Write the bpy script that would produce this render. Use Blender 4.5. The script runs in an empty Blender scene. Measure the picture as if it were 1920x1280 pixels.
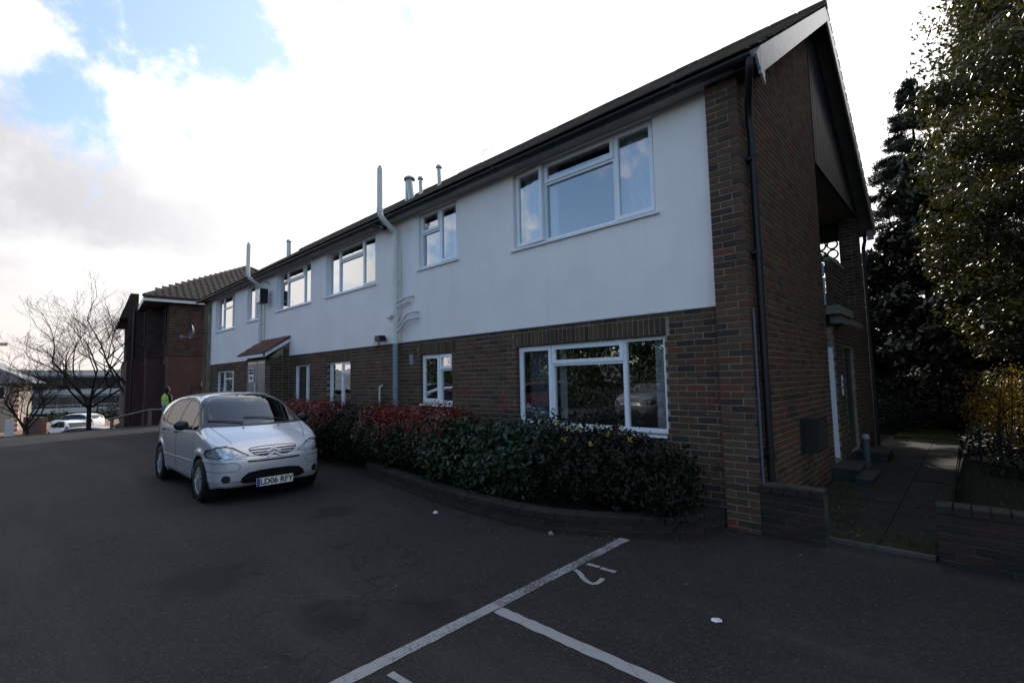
import bpy, math, random
import numpy as np
from mathutils import Vector, Matrix, noise
R = math.radians
PI = math.pi
rnd = random.Random(7)
nrs = np.random.RandomState(5)
SC = bpy.context.scene
COL = SC.collection

# ---------------------------------------------------------------- camera
cam = bpy.data.objects.new('camera', bpy.data.cameras.new('camera'))
COL.objects.link(cam)
cam.data.sensor_width = 36.0
cam.data.lens = 36.0 * 902.0 / 1920.0
cam.data.clip_start = 0.05
cam.data.clip_end = 4000
CR = Vector((0.72380908, 0.68973327, -0.01919458))
CU = Vector((0.06752856, -0.04312525, 0.99678488))
CF = Vector((-0.68668793, 0.72277813, 0.07779115))
CP = Vector((0.0, -5.5403, 1.64))
mw = Matrix.Identity(4)
for i in range(3):
    mw[i][0] = CR[i]; mw[i][1] = CU[i]; mw[i][2] = -CF[i]; mw[i][3] = CP[i]
cam.matrix_world = mw
SC.camera = cam

# ---------------------------------------------------------------- world, sun, exposure
SUN_EL, SUN_AZ = 33.0, -22.0          # azimuth measured from +y towards +x
SC.view_settings.view_transform = 'Standard'
SC.view_settings.look = 'None'
SC.view_settings.gamma = 1.0
SC.view_settings.exposure = 0.62
SC.view_settings.use_curve_mapping = False
SKY_STRENGTH = 0.15
world = bpy.data.worlds.new('World')
SC.world = world
world.use_nodes = True
wt = world.node_tree
wt.nodes.clear()


def N(t, ty, **kw):
    n = t.nodes.new(ty)
    for k, v in kw.items():
        setattr(n, k, v)
    return n


def M_(t, op, a, b=None, c=None, clamp=False):
    n = t.nodes.new('ShaderNodeMath'); n.operation = op; n.use_clamp = clamp
    for i, v in enumerate((a, b, c)):
        if v is None: continue
        if isinstance(v, (int, float)): n.inputs[i].default_value = v
        else: t.links.new(v, n.inputs[i])
    return n.outputs[0]


def sstep(t, v, a, b):
    n = t.nodes.new('ShaderNodeMapRange'); n.interpolation_type = 'SMOOTHSTEP'
    n.inputs['From Min'].default_value = a; n.inputs['From Max'].default_value = b
    t.links.new(v, n.inputs['Value'])
    return n.outputs['Result']


def mixc(t, f, a, b, bt='MIX'):
    n = t.nodes.new('ShaderNodeMix'); n.data_type = 'RGBA'; n.blend_type = bt
    for s, v in ((n.inputs[0], f), (n.inputs[6], a), (n.inputs[7], b)):
        if isinstance(v, (int, float)): s.default_value = v
        elif isinstance(v, (tuple, list)): s.default_value = (v[0], v[1], v[2], 1)
        else: t.links.new(v, s)
    return n.outputs[2]


def dir_of(px, py):
    d = CF * 902.0 + CR * (px - 960.0) - CU * (py - 640.0)
    return d.normalized()


tc = N(wt, 'ShaderNodeTexCoord')
vn = N(wt, 'ShaderNodeVectorMath', operation='NORMALIZE')
wt.links.new(tc.outputs['Generated'], vn.inputs[0])
D = vn.outputs[0]
sep = N(wt, 'ShaderNodeSeparateXYZ'); wt.links.new(D, sep.inputs[0])
nish = N(wt, 'ShaderNodeTexSky', sky_type='NISHITA')
nish.sun_disc = False
nish.sun_elevation = R(SUN_EL)
nish.sun_rotation = R(SUN_AZ)
nish.air_density = 1.2
nish.dust_density = 1.2
nish.ozone_density = 2.0
wt.links.new(D, nish.inputs['Vector']) if 'Vector' in nish.inputs else None
zz = M_(wt, 'ADD', M_(wt, 'MAXIMUM', sep.outputs[2], 0.0), 0.16)
cmb = N(wt, 'ShaderNodeCombineXYZ')
wt.links.new(M_(wt, 'DIVIDE', sep.outputs[0], zz), cmb.inputs[0])
wt.links.new(M_(wt, 'DIVIDE', sep.outputs[1], zz), cmb.inputs[1])


def wnoise(scale, detail=6, rough=0.55, off=(0, 0, 0), vec=None, dist=0.0):
    mp = N(wt, 'ShaderNodeMapping'); mp.inputs['Location'].default_value = off
    wt.links.new(vec or cmb.outputs[0], mp.inputs[0])
    n = N(wt, 'ShaderNodeTexNoise'); n.inputs['Scale'].default_value = scale
    n.inputs['Detail'].default_value = detail; n.inputs['Roughness'].default_value = rough
    n.inputs['Distortion'].default_value = dist
    wt.links.new(mp.outputs[0], n.inputs['Vector'])
    return n.outputs['Fac']


n1 = wnoise(1.1, 8, 0.62, (3.1, 1.7, 0), dist=0.35)
n2 = wnoise(0.55, 7, 0.55, (7.3, 4.2, 0), dist=0.2)
nd = wnoise(7.0, 8, 0.66, (1.2, 5.0, 2.0), vec=D)
# openings in the cloud where the photograph shows blue
blob = None
for px, py, rad, w in ((400, 30, 6.0, 1.0), (300, 10, 6.0, 1.0), (470, 85, 4.5, 0.9), (220, -60, 8.0, 1.0), (110, 180, 4.2, 0.85),
                       (640, 5, 3.0, 0.7), (1500, -420, 13, .8), (-350, 60, 8, .8), (1760, 330, 3.5, .6), (400, -900, 26, 1.0), (-300, -500, 16, .9)):
    dv = dir_of(px, py)
    dt = N(wt, 'ShaderNodeVectorMath', operation='DOT_PRODUCT')
    wt.links.new(D, dt.inputs[0]); dt.inputs[1].default_value = dv
    ang = M_(wt, 'ARCCOSINE', M_(wt, 'MINIMUM', dt.outputs['Value'], 0.99999))
    v = M_(wt, 'MULTIPLY', M_(wt, 'SUBTRACT', 1.35, M_(wt, 'DIVIDE', ang, R(rad))), w, clamp=False)
    blob = v if blob is None else M_(wt, 'MAXIMUM', blob, v)
# the half of the sky behind the photographer is mostly clear, with scattered cloud
back = M_(wt, 'ADD', M_(wt, 'MULTIPLY', sep.outputs[1], -2.6), M_(wt, 'MULTIPLY', sep.outputs[0], 1.0))
back = M_(wt, 'SUBTRACT', back, 0.25)
blob = M_(wt, 'MAXIMUM', M_(wt, 'MINIMUM', blob, 1.2), M_(wt, 'MINIMUM', back, 1.2))
bl = M_(wt, 'ADD', blob, M_(wt, 'MULTIPLY', M_(wt, 'SUBTRACT', nd, 0.5), 3.2))
bl = M_(wt, 'ADD', bl, M_(wt, 'MULTIPLY', M_(wt, 'SUBTRACT', n1, 0.5), 1.4))
blue_mask = sstep(wt, bl, 0.15, 0.85)
# cloud brightness: thin and very bright towards the sun, grey bases away from it
sd = Vector((math.sin(R(SUN_AZ)) * math.cos(R(SUN_EL)), math.cos(R(SUN_AZ)) * math.cos(R(SUN_EL)), math.sin(R(SUN_EL))))
dts = N(wt, 'ShaderNodeVectorMath', operation='DOT_PRODUCT')
wt.links.new(D, dts.inputs[0]); dts.inputs[1].default_value = sd
glow = M_(wt, 'POWER', M_(wt, 'MAXIMUM', dts.outputs['Value'], 0.0), 3.0)
greg = None
for px, py, rad in ((40, 340, 8.0), (190, 395, 7.5), (340, 440, 6.5), (20, 560, 6.5), (150, 640, 4.5), (470, 500, 5.5), (260, 560, 4.0), (20, 250, 5)):
    dt = N(wt, 'ShaderNodeVectorMath', operation='DOT_PRODUCT')
    wt.links.new(D, dt.inputs[0]); dt.inputs[1].default_value = dir_of(px, py)
    v = M_(wt, 'SUBTRACT', 1.0, M_(wt, 'DIVIDE', M_(wt, 'ARCCOSINE', M_(wt, 'MINIMUM', dt.outputs['Value'], 0.99999)), R(rad)))
    greg = v if greg is None else M_(wt, 'MAXIMUM', greg, v)
front = sstep(wt, M_(wt, 'ADD', sep.outputs[1], M_(wt, 'MULTIPLY', sep.outputs[0], -.35)), -0.1, 0.25)
greg = M_(wt, 'ADD', M_(wt, 'MULTIPLY', greg, .72), M_(wt, 'MULTIPLY', M_(wt, 'SUBTRACT', 1.0, front), .5))
gm0 = sstep(wt, M_(wt, 'ADD', n2, M_(wt, 'MULTIPLY', M_(wt, 'SUBTRACT', nd, .5), .5)), 0.36, 0.62)
gm = sstep(wt, M_(wt, 'ADD', greg, M_(wt, 'MULTIPLY', M_(wt, 'SUBTRACT', n2, .5), 1.1)), -.05, .45)
gm = M_(wt, 'MULTIPLY', gm, M_(wt, 'ADD', M_(wt, 'MULTIPLY', gm0, .6), .4))
graymask = M_(wt, 'MULTIPLY', gm, M_(wt, 'SUBTRACT', 1.0, M_(wt, 'MINIMUM', M_(wt, 'MULTIPLY', glow, 1.6), 1.0)))
ccol = mixc(wt, graymask, (0.74, 0.73, 0.72), (0.34, 0.345, 0.38))
lowm = sstep(wt, sep.outputs[2], 0.24, 0.0)
ccol = mixc(wt, M_(wt, 'MULTIPLY', lowm, 0.75), ccol, (0.72, 0.64, 0.59))
gl = mixc(wt, 1.0, (0, 0, 0), (1.0, 0.96, 0.9))
sc_ = N(wt, 'ShaderNodeVectorMath', operation='SCALE'); wt.links.new(gl, sc_.inputs[0])
wt.links.new(M_(wt, 'MULTIPLY', glow, 0.55), sc_.inputs['Scale'])
ad = N(wt, 'ShaderNodeVectorMath', operation='ADD'); wt.links.new(ccol, ad.inputs[0]); wt.links.new(sc_.outputs[0], ad.inputs[1])
# wash of thin haze over the blue
nt = N(wt, 'ShaderNodeVectorMath', operation='MULTIPLY'); wt.links.new(nish.outputs[0], nt.inputs[0]); nt.inputs[1].default_value = (.92, .97, 1.04)
nsc = N(wt, 'ShaderNodeVectorMath', operation='SCALE'); wt.links.new(nt.outputs[0], nsc.inputs[0])
nsc.inputs['Scale'].default_value = SKY_STRENGTH
hz = M_(wt, 'MULTIPLY', sstep(wt, sep.outputs[1], -0.3, 0.6), 0.80)
bluec = mixc(wt, hz, nsc.outputs[0], (0.56, 0.68, 0.88))
fin = mixc(wt, blue_mask, ad.outputs[0], bluec)
bg = N(wt, 'ShaderNodeBackground'); wt.links.new(fin, bg.inputs['Color']); bg.inputs['Strength'].default_value = 1.0
wo = N(wt, 'ShaderNodeOutputWorld'); wt.links.new(bg.outputs[0], wo.inputs['Surface'])

sl = bpy.data.lights.new('sun', 'SUN'); sl.energy = 3.0; sl.angle = R(1.2); sl.color = (1.0, 0.93, 0.82)
sun = bpy.data.objects.new('sun', sl); COL.objects.link(sun)
sun.rotation_euler = sd.to_track_quat('Z', 'Y').to_euler()
sun.location = (0, 30, 40)
cy = SC.cycles
cy.max_bounces = 8; cy.transparent_max_bounces = 24; cy.diffuse_bounces = 4; cy.glossy_bounces = 4
cy.sample_clamp_indirect = 6.0

# ---------------------------------------------------------------- materials
MATS = {}


def mat(name, col, rough=0.6, spec=0.5, metal=0.0, var=0.0, vscale=6.0, bump=0.0, bscale=80.0, coat=0.0, col2=None, obj=True):
    """principled material with optional noise variation and bump"""
    if name in MATS: return MATS[name]
    m = bpy.data.materials.new(name); m.use_nodes = True; t = m.node_tree
    b = t.nodes['Principled BSDF']
    b.inputs['Roughness'].default_value = rough
    b.inputs['Specular IOR Level'].default_value = spec
    b.inputs['Metallic'].default_value = metal
    b.inputs['Coat Weight'].default_value = coat
    b.inputs['Base Color'].default_value = (*col, 1)
    if var or bump:
        tcn = N(t, 'ShaderNodeTexCoord')
        src = tcn.outputs['Object']
    if var:
        n = N(t, 'ShaderNodeTexNoise'); n.inputs['Scale'].default_value = vscale; n.inputs['Detail'].default_value = 8
        n.inputs['Roughness'].default_value = 0.65
        t.links.new(src, n.inputs['Vector'])
        f = sstep(t, n.outputs['Fac'], 0.3, 0.7)
        c2 = col2 or tuple(max(0, c * (1 - var)) for c in col)
        c1 = col if col2 else tuple(min(1, c * (1 + var * .6)) for c in col)
        t.links.new(mixc(t, f, c1, c2), b.inputs['Base Color'])
    if bump:
        n = N(t, 'ShaderNodeTexNoise'); n.inputs['Scale'].default_value = bscale; n.inputs['Detail'].default_value = 6
        t.links.new(src, n.inputs['Vector'])
        bp = N(t, 'ShaderNodeBump'); bp.inputs['Strength'].default_value = bump; bp.inputs['Distance'].default_value = 0.01
        t.links.new(n.outputs['Fac'], bp.inputs['Height']); t.links.new(bp.outputs[0], b.inputs['Normal'])
    MATS[name] = m
    return m


def ramp(t, fac, stops, interp='LINEAR'):
    r = N(t, 'ShaderNodeValToRGB'); r.color_ramp.interpolation = interp
    el = r.color_ramp.elements
    while len(el) > 1: el.remove(el[0])
    el[0].position = stops[0][0]; el[0].color = (*stops[0][1], 1)
    for p, c in stops[1:]:
        e = el.new(p); e.color = (*c, 1)
    t.links.new(fac, r.inputs[0])
    return r.outputs[0]


def tone_mat(name, stops, rough=0.85, bump=0.5, bscale=60, var=0.35, spec=0.3, stain=None):
    """material whose base colour comes from the per-piece attribute 'tone'"""
    m = bpy.data.materials.new(name); m.use_nodes = True; t = m.node_tree; b = t.nodes['Principled BSDF']
    a = N(t, 'ShaderNodeAttribute'); a.attribute_name = 'tone'
    c = ramp(t, a.outputs['Fac'], stops)
    g = N(t, 'ShaderNodeNewGeometry')
    n = N(t, 'ShaderNodeTexNoise'); n.inputs['Scale'].default_value = 18; n.inputs['Detail'].default_value = 7; n.inputs['Roughness'].default_value = .7
    t.links.new(g.outputs['Position'], n.inputs['Vector'])
    k = sstep(t, n.outputs['Fac'], .3, .72)
    c = mixc(t, M_(t, 'MULTIPLY', k, var), c, (.015, .014, .013))
    if stain:
        n3 = N(t, 'ShaderNodeTexNoise'); n3.inputs['Scale'].default_value = stain[1]; n3.inputs['Detail'].default_value = 5
        t.links.new(g.outputs['Position'], n3.inputs['Vector'])
        c = mixc(t, M_(t, 'MULTIPLY', sstep(t, n3.outputs['Fac'], .5, .72), stain[2]), c, stain[0])
    t.links.new(c, b.inputs['Base Color'])
    b.inputs['Roughness'].default_value = rough; b.inputs['Specular IOR Level'].default_value = spec
    n2_ = N(t, 'ShaderNodeTexNoise'); n2_.inputs['Scale'].default_value = bscale; n2_.inputs['Detail'].default_value = 6
    t.links.new(g.outputs['Position'], n2_.inputs['Vector'])
    bp = N(t, 'ShaderNodeBump'); bp.inputs['Strength'].default_value = bump; bp.inputs['Distance'].default_value = 0.006
    t.links.new(n2_.outputs['Fac'], bp.inputs['Height']); t.links.new(bp.outputs[0], b.inputs['Normal'])
    MATS[name] = m
    return m


BRICK = tone_mat('brick', [(0, (.034, .026, .023)), (.22, (.056, .037, .027)), (.45, (.098, .053, .031)), (.62, (.112, .072, .039)),
                           (.78, (.090, .046, .030)), (.88, (.135, .042, .026)), (1, (.170, .046, .027))], stain=((.045, .05, .03), 2.2, .35))
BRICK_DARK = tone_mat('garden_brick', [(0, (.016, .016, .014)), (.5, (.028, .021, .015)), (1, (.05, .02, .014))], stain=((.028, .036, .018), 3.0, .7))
TILE = tone_mat('roof_tile', [(0, (.042, .036, .028)), (.5, (.075, .060, .043)), (1, (.12, .085, .058))], stain=((.10, .105, .05), 6, .8), bump=1.0)
TILE_RED = tone_mat('red_tile', [(0, (.06, .03, .025)), (.5, (.16, .055, .035)), (1, (.24, .085, .05))], stain=((.045, .055, .03), 6, .8))
PANTILE = tone_mat('brown_tile', [(0, (.017, .014, .012)), (.5, (.024, .019, .015)), (1, (.032, .026, .021))])
MORTAR = mat('mortar', (.27, .225, .16), .95, .2, var=.45, vscale=3.5, bump=.5, bscale=120)
MORTAR_D = mat('dark_mortar', (.06, .055, .042), .95, .2, var=.5, vscale=5, bump=.5, bscale=120)
RENDER = mat('painted_render', (.86, .79, .765), .75, .3, var=.05, vscale=1.3, bump=.12, bscale=38)
t = RENDER.node_tree; b = t.nodes['Principled BSDF']; lk = b.inputs['Base Color'].links[0].from_socket
tcn = N(t, 'ShaderNodeTexCoord'); mp = N(t, 'ShaderNodeMapping'); mp.inputs['Scale'].default_value = (5.0, 1, .22); t.links.new(tcn.outputs['Object'], mp.inputs[0])
sn = N(t, 'ShaderNodeTexNoise'); sn.inputs['Scale'].default_value = 1.6; sn.inputs['Detail'].default_value = 7; sn.inputs['Roughness'].default_value = .7; t.links.new(mp.outputs[0], sn.inputs['Vector'])
c = mixc(t, M_(t, 'MULTIPLY', sstep(t, sn.outputs['Fac'], .52, .78), .22), lk, (.50, .47, .42))
sn2 = N(t, 'ShaderNodeTexNoise'); sn2.inputs['Scale'].default_value = .7; sn2.inputs['Detail'].default_value = 6; t.links.new(tcn.outputs['Object'], sn2.inputs['Vector'])
c = mixc(t, M_(t, 'MULTIPLY', sstep(t, sn2.outputs['Fac'], .5, .7), .10), c, (.55, .52, .50))
t.links.new(c, b.inputs['Base Color'])
UPVC = mat('white_upvc', (.80, .82, .86), .28, .5)
SILLM = mat('painted_sill', (.70, .71, .72), .5, .4, var=.12, vscale=9)
BLACKP = mat('black_plastic', (.012, .012, .014), .42, .3, var=.3, vscale=14)
FASCIA = mat('dark_fascia', (.020, .018, .018), .45, .4, var=.4, vscale=5)
SOFFIT = mat('soffit_board', (.36, .35, .33), .7, .3, var=.15, vscale=2)
SOFFIT_D = mat('verge_soffit', (.15, .135, .115), .7, .3, var=.2, vscale=3)
BARGE = mat('barge_paint', (.34, .34, .35), .25, .6, var=.22, vscale=4)
CLAD = mat('stained_timber', (.020, .017, .024), .5, .25, var=.5, vscale=7, bump=.3, bscale=25)
PIPEW = mat('cream_pipe', (.66, .66, .62), .4, .45, var=.1, vscale=6)
PIPEG = mat('grey_pipe', (.22, .25, .31), .4, .45, var=.15, vscale=6)
METAL = mat('galvanised', (.42, .43, .42), .42, .5, metal=.7, var=.2, vscale=12)
CONC = mat('concrete', (.20, .19, .16), .9, .25, var=.35, vscale=6, bump=.5, bscale=60)
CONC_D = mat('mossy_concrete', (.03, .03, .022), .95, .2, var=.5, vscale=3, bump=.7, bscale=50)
INTW = mat('room_wall', (.36, .33, .28), .9, .2)
INTD = mat('room_floor', (.10, .07, .05), .8, .2)
CURT = mat('net_curtain', (.78, .79, .80), .9, .1, var=.1, vscale=30)
LACE = mat('lace_curtain', (.36, .38, .40), .9, .1, var=.5, vscale=26)
WOODD = mat('door_paint', (.05, .048, .05), .35, .5, var=.25, vscale=8)
DOORG = mat('grey_door', (.13, .135, .15), .38, .5, var=.25, vscale=5)
CEIL = mat('porch_ceiling', (.22, .21, .17), .85, .2, var=.12, vscale=2)
BARK = mat('bark', (.055, .043, .033), .95, .2, var=.5, vscale=9, bump=.9, bscale=30)
BARK_D = mat('dark_bark', (.026, .021, .018), .95, .2, var=.4, vscale=9)
SOIL = mat('soil', (.022, .018, .013), 1.0, .1, var=.5, vscale=9, bump=1.0, bscale=30)
GLASSD = None


def glass_mat(name, boost=3.3, tint=(.93, .96, .97), base=0.0, cap=1.0):
    m = bpy.data.materials.new(name); m.use_nodes = True; t = m.node_tree
    t.nodes.remove(t.nodes['Principled BSDF'])
    fr = N(t, 'ShaderNodeFresnel'); fr.inputs['IOR'].default_value = 1.5
    f = M_(t, 'MINIMUM', M_(t, 'ADD', M_(t, 'MULTIPLY', fr.outputs[0], boost), base, clamp=True), cap)
    g = N(t, 'ShaderNodeNewGeometry')
    n = N(t, 'ShaderNodeTexNoise'); n.inputs['Scale'].default_value = 1.6; n.inputs['Detail'].default_value = 2
    t.links.new(g.outputs['Position'], n.inputs['Vector'])
    bp = N(t, 'ShaderNodeBump'); bp.inputs['Strength'].default_value = .10; bp.inputs['Distance'].default_value = .02
    t.links.new(n.outputs['Fac'], bp.inputs['Height'])
    gl_ = N(t, 'ShaderNodeBsdfGlossy'); gl_.inputs['Roughness'].default_value = 0.004
    t.links.new(bp.outputs[0], gl_.inputs['Normal'])
    tr = N(t, 'ShaderNodeBsdfTransparent'); tr.inputs['Color'].default_value = (*tint, 1)
    mx = N(t, 'ShaderNodeMixShader')
    t.links.new(f, mx.inputs[0]); t.links.new(tr.outputs[0], mx.inputs[1]); t.links.new(gl_.outputs[0], mx.inputs[2])
    t.links.new(mx.outputs[0], t.nodes['Material Output'].inputs['Surface'])
    MATS[name] = m
    return m


GLASS = glass_mat('window_glass', 6.5, base=.13, cap=.88)
CARGLASS = glass_mat('car_glass', 1.4, (.10, .13, .14), .03, .36)
SIDEGLASS = glass_mat('side_glass', .8, (.12, .15, .16), .03, .22)
LAMPGLASS = glass_mat('lamp_glass', 1.5, (.93, .95, .97), .03, .5)


def leaf_mat(name, c1, c2, rough=.35, spec=.5, trans=.25, top=None, topz=None):
    m = bpy.data.materials.new(name); m.use_nodes = True; t = m.node_tree; b = t.nodes['Principled BSDF']
    a = N(t, 'ShaderNodeAttribute'); a.attribute_name = 'tone'
    c = mixc(t, a.outputs['Fac'], c1, c2)
    if top:
        a2 = N(t, 'ShaderNodeAttribute'); a2.attribute_name = 'young'
        c = mixc(t, a2.outputs['Fac'], c, top)
    t.links.new(c, b.inputs['Base Color'])
    b.inputs['Roughness'].default_value = rough; b.inputs['Specular IOR Level'].default_value = spec
    if trans:
        ts = N(t, 'ShaderNodeBsdfTranslucent')
        k = N(t, 'ShaderNodeVectorMath', operation='MULTIPLY'); t.links.new(c, k.inputs[0]); k.inputs[1].default_value = (2.2, 2.2, .9)
        t.links.new(k.outputs[0], ts.inputs['Color'])
        mx = N(t, 'ShaderNodeMixShader'); mx.inputs[0].default_value = trans
        t.links.new(b.outputs[0], mx.inputs[1]); t.links.new(ts.outputs[0], mx.inputs[2])
        t.links.new(mx.outputs[0], t.nodes['Material Output'].inputs['Surface'])
    MATS[name] = m
    return m


# ---------------------------------------------------------------- object helpers
def tag(o, label=None, cat=None, group=None, kind=None):
    if label: o['label'] = label
    if cat: o['category'] = cat
    if group: o['group'] = group
    if kind: o['kind'] = kind
    return o


def empty(name, loc=(0, 0, 0), rz=0.0):
    o = bpy.data.objects.new(name, None); COL.objects.link(o)
    o.location = loc; o.rotation_euler = (0, 0, rz); o.empty_display_size = .1
    return o


def link(name, me, parent=None):
    o = bpy.data.objects.new(name, me); COL.objects.link(o)
    if parent is not None: o.parent = parent
    return o


class MB:
    def __init__(s):
        s.v = []; s.f = []; s.mi = []; s.tn = []; s.sm = []

    def add(s, vs, fs, mi=0, tone=0.5, smooth=False):
        o = len(s.v); s.v.extend([tuple(p) for p in vs])
        for f in fs:
            s.f.append([o + i for i in f]); s.mi.append(mi); s.tn.append(tone); s.sm.append(smooth)
        return s

    def box(s, x0, x1, y0, y1, z0, z1, mi=0, tone=.5):
        vs = [(x0, y0, z0), (x1, y0, z0), (x1, y1, z0), (x0, y1, z0), (x0, y0, z1), (x1, y0, z1), (x1, y1, z1), (x0, y1, z1)]
        return s.add(vs, [(0, 3, 2, 1), (4, 5, 6, 7), (0, 1, 5, 4), (1, 2, 6, 5), (2, 3, 7, 6), (3, 0, 4, 7)], mi, tone)

    def quad(s, a, b, c, d, mi=0, tone=.5):
        return s.add([a, b, c, d], [(0, 1, 2, 3)], mi, tone)

    def prism(s, poly, axis, a, b, mi=0, tone=.5):
        """extrude a 2D polygon along an axis ('x': poly is (y,z); 'y': (x,z); 'z': (x,y))"""
        def P(p, t):
            return (t, p[0], p[1]) if axis == 'x' else (p[0], t, p[1]) if axis == 'y' else (p[0], p[1], t)
        n = len(poly)
        vs = [P(p, a) for p in poly] + [P(p, b) for p in poly]
        fs = [tuple(range(n))[::-1], tuple(range(n, 2 * n))] + [(i, (i + 1) % n, n + (i + 1) % n, n + i) for i in range(n)]
        return s.add(vs, fs, mi, tone)

    def tube(s, path, r, seg=8, mi=0, tone=.5, caps=True, smooth=True):
        path = [Vector(p) for p in path]
        n = len(path)
        rs = r if isinstance(r, (list, tuple)) else [r] * n
        base = None; rings = []
        for i, p in enumerate(path):
            d = (path[min(i + 1, n - 1)] - path[max(i - 1, 0)])
            d = d.normalized() if d.length > 1e-9 else Vector((0, 0, 1))
            if base is None:
                base = d.orthogonal().normalized()
            base = (base - d * base.dot(d))
            base = base.normalized() if base.length > 1e-6 else d.orthogonal().normalized()
            c = d.cross(base)
            rings.append([p + (base * math.cos(2 * PI * k / seg) + c * math.sin(2 * PI * k / seg)) * rs[i] for k in range(seg)])
        vs = [q for rg in rings for q in rg]
        fs = []
        for i in range(n - 1):
            for k in range(seg):
                k2 = (k + 1) % seg
                fs.append((i * seg + k, i * seg + k2, (i + 1) * seg + k2, (i + 1) * seg + k))
        s.add(vs, fs, mi, tone, smooth)
        if caps:
            s.add(rings[0], [tuple(range(seg))[::-1]], mi, tone)
            s.add(rings[-1], [tuple(range(seg))], mi, tone)
        return s

    def lathe(s, prof, origin, axis='z', seg=20, mi=0, tone=.5, smooth=True):
        """prof = [(r, h)...]"""
        ox, oy, oz = origin; vs = []
        for r_, h in prof:
            for k in range(seg):
                a = 2 * PI * k / seg; c, d = r_ * math.cos(a), r_ * math.sin(a)
                vs.append((ox + c, oy + d, oz + h) if axis == 'z' else (ox + h, oy + c, oz + d) if axis == 'x' else (ox + c, oy + h, oz + d))
        fs = [(i * seg + k, i * seg + (k + 1) % seg, (i + 1) * seg + (k + 1) % seg, (i + 1) * seg + k) for i in range(len(prof) - 1) for k in range(seg)]
        return s.add(vs, fs, mi, tone, smooth)

    def build(s, name, mats, parent=None, mesh_only=False):
        me = bpy.data.meshes.new(name)
        me.from_pydata(s.v, [], s.f)
        if not isinstance(mats, (list, tuple)): mats = [mats]
        for m in mats: me.materials.append(m)
        me.polygons.foreach_set('material_index', s.mi)
        me.polygons.foreach_set('use_smooth', s.sm)
        a = me.attributes.new('tone', 'FLOAT', 'FACE'); a.data.foreach_set('value', s.tn)
        me.update()
        return me if mesh_only else link(name, me, parent)


def np_mesh(name, V, F, mats, tone=None, smooth=False, extra=None, fmi=None):
    """fast mesh from arrays, F is (n,4) or (n,3)"""
    me = bpy.data.meshes.new(name)
    V = np.asarray(V, dtype=np.float32); F = np.asarray(F, dtype=np.int32)
    k = F.shape[1]; n = F.shape[0]
    me.vertices.add(len(V)); me.vertices.foreach_set('co', V.ravel())
    me.loops.add(n * k); me.loops.foreach_set('vertex_index', F.ravel())
    me.polygons.add(n); me.polygons.foreach_set('loop_start', np.arange(0, n * k, k, dtype=np.int32))
    me.polygons.foreach_set('loop_total', np.full(n, k, dtype=np.int32))
    if smooth: me.polygons.foreach_set('use_smooth', np.ones(n, dtype=bool))
    if not isinstance(mats, (list, tuple)): mats = [mats]
    for m in mats: me.materials.append(m)
    if fmi is not None: me.polygons.foreach_set('material_index', np.asarray(fmi, dtype=np.int32))
    me.update(calc_edges=True)
    for nm, arr in (('tone', tone),) + tuple((extra or {}).items()):
        if arr is None: continue
        a = me.attributes.new(nm, 'FLOAT', 'FACE'); a.data.foreach_set('value', np.asarray(arr, dtype=np.float32))
    return me


def piece_geo(mb, mtx, l, d, h, tone, ch=0.004, jit=0.0, mi=0):
    """a brick: box with chamfered front (front is -y of mtx), centre of front face at origin"""
    a, b = l / 2, h / 2
    vs = [(-a, ch, -b), (a, ch, -b), (a, ch, b), (-a, ch, b),
          (-a + ch, 0, -b + ch), (a - ch, 0, -b + ch), (a - ch, 0, b - ch), (-a + ch, 0, b - ch),
          (-a, d, -b), (a, d, -b), (a, d, b), (-a, d, b)]
    if jit:
        vs = [(x + rnd.uniform(-jit, jit), y + rnd.uniform(-jit, jit) * .5, z + rnd.uniform(-jit, jit)) for x, y, z in vs]
    fs = [(4, 5, 6, 7), (0, 1, 5, 4), (1, 2, 6, 5), (2, 3, 7, 6), (3, 0, 4, 7), (0, 8, 9, 1), (1, 9, 10, 2), (2, 10, 11, 3), (3, 11, 8, 0)]
    mb.add([mtx @ Vector(v) for v in vs] if mtx is not None else vs, fs, mi, tone)


def emit_pieces(pieces, name, parent, mtl, stuff_name, limit=300, variants=14, ch=.004, jit=.0012):
    """pieces: (Matrix, l, d, h, tone). The ones that show largest become objects, the rest one mesh"""
    par_inv = Matrix.Translation(-Vector(parent.location)) if parent is not None else Matrix.Identity(4)
    def size(p):
        q = p[0].translation; v = q - CP; z = v.dot(CF)
        if z < .3: return 0
        x = v.dot(CR) / z; y = v.dot(CU) / z
        if abs(x) > 1.10 or abs(y) > .75: return 0
        nrm = -(p[0].to_3x3() @ Vector((0, 1, 0)))
        facing = max(0, -(v.normalized()).dot(nrm))
        return (p[1] * p[3]) * (facing + .02) / (z * z)
    pieces = sorted(pieces, key=size, reverse=True)
    sizes = {}
    for p in pieces[:limit]:
        key = (round(p[1], 2), round(p[2], 2), round(p[3], 3), int(p[4] * (variants - .01)))
        if key not in sizes:
            mb = MB(); piece_geo(mb, None, p[1], p[2], p[3], (key[3] + .5) / variants, ch, jit)
            sizes[key] = mb.build(name, mtl, mesh_only=True)
        o = link(name, sizes[key], parent); o.matrix_local = par_inv @ p[0]
    if len(pieces) > limit:
        mb = MB()
        for p in pieces[limit:]:
            piece_geo(mb, par_inv @ p[0], p[1], p[2], p[3], p[4], ch, jit)
        o = mb.build(stuff_name, mtl, parent); o['kind'] = 'stuff'


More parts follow.
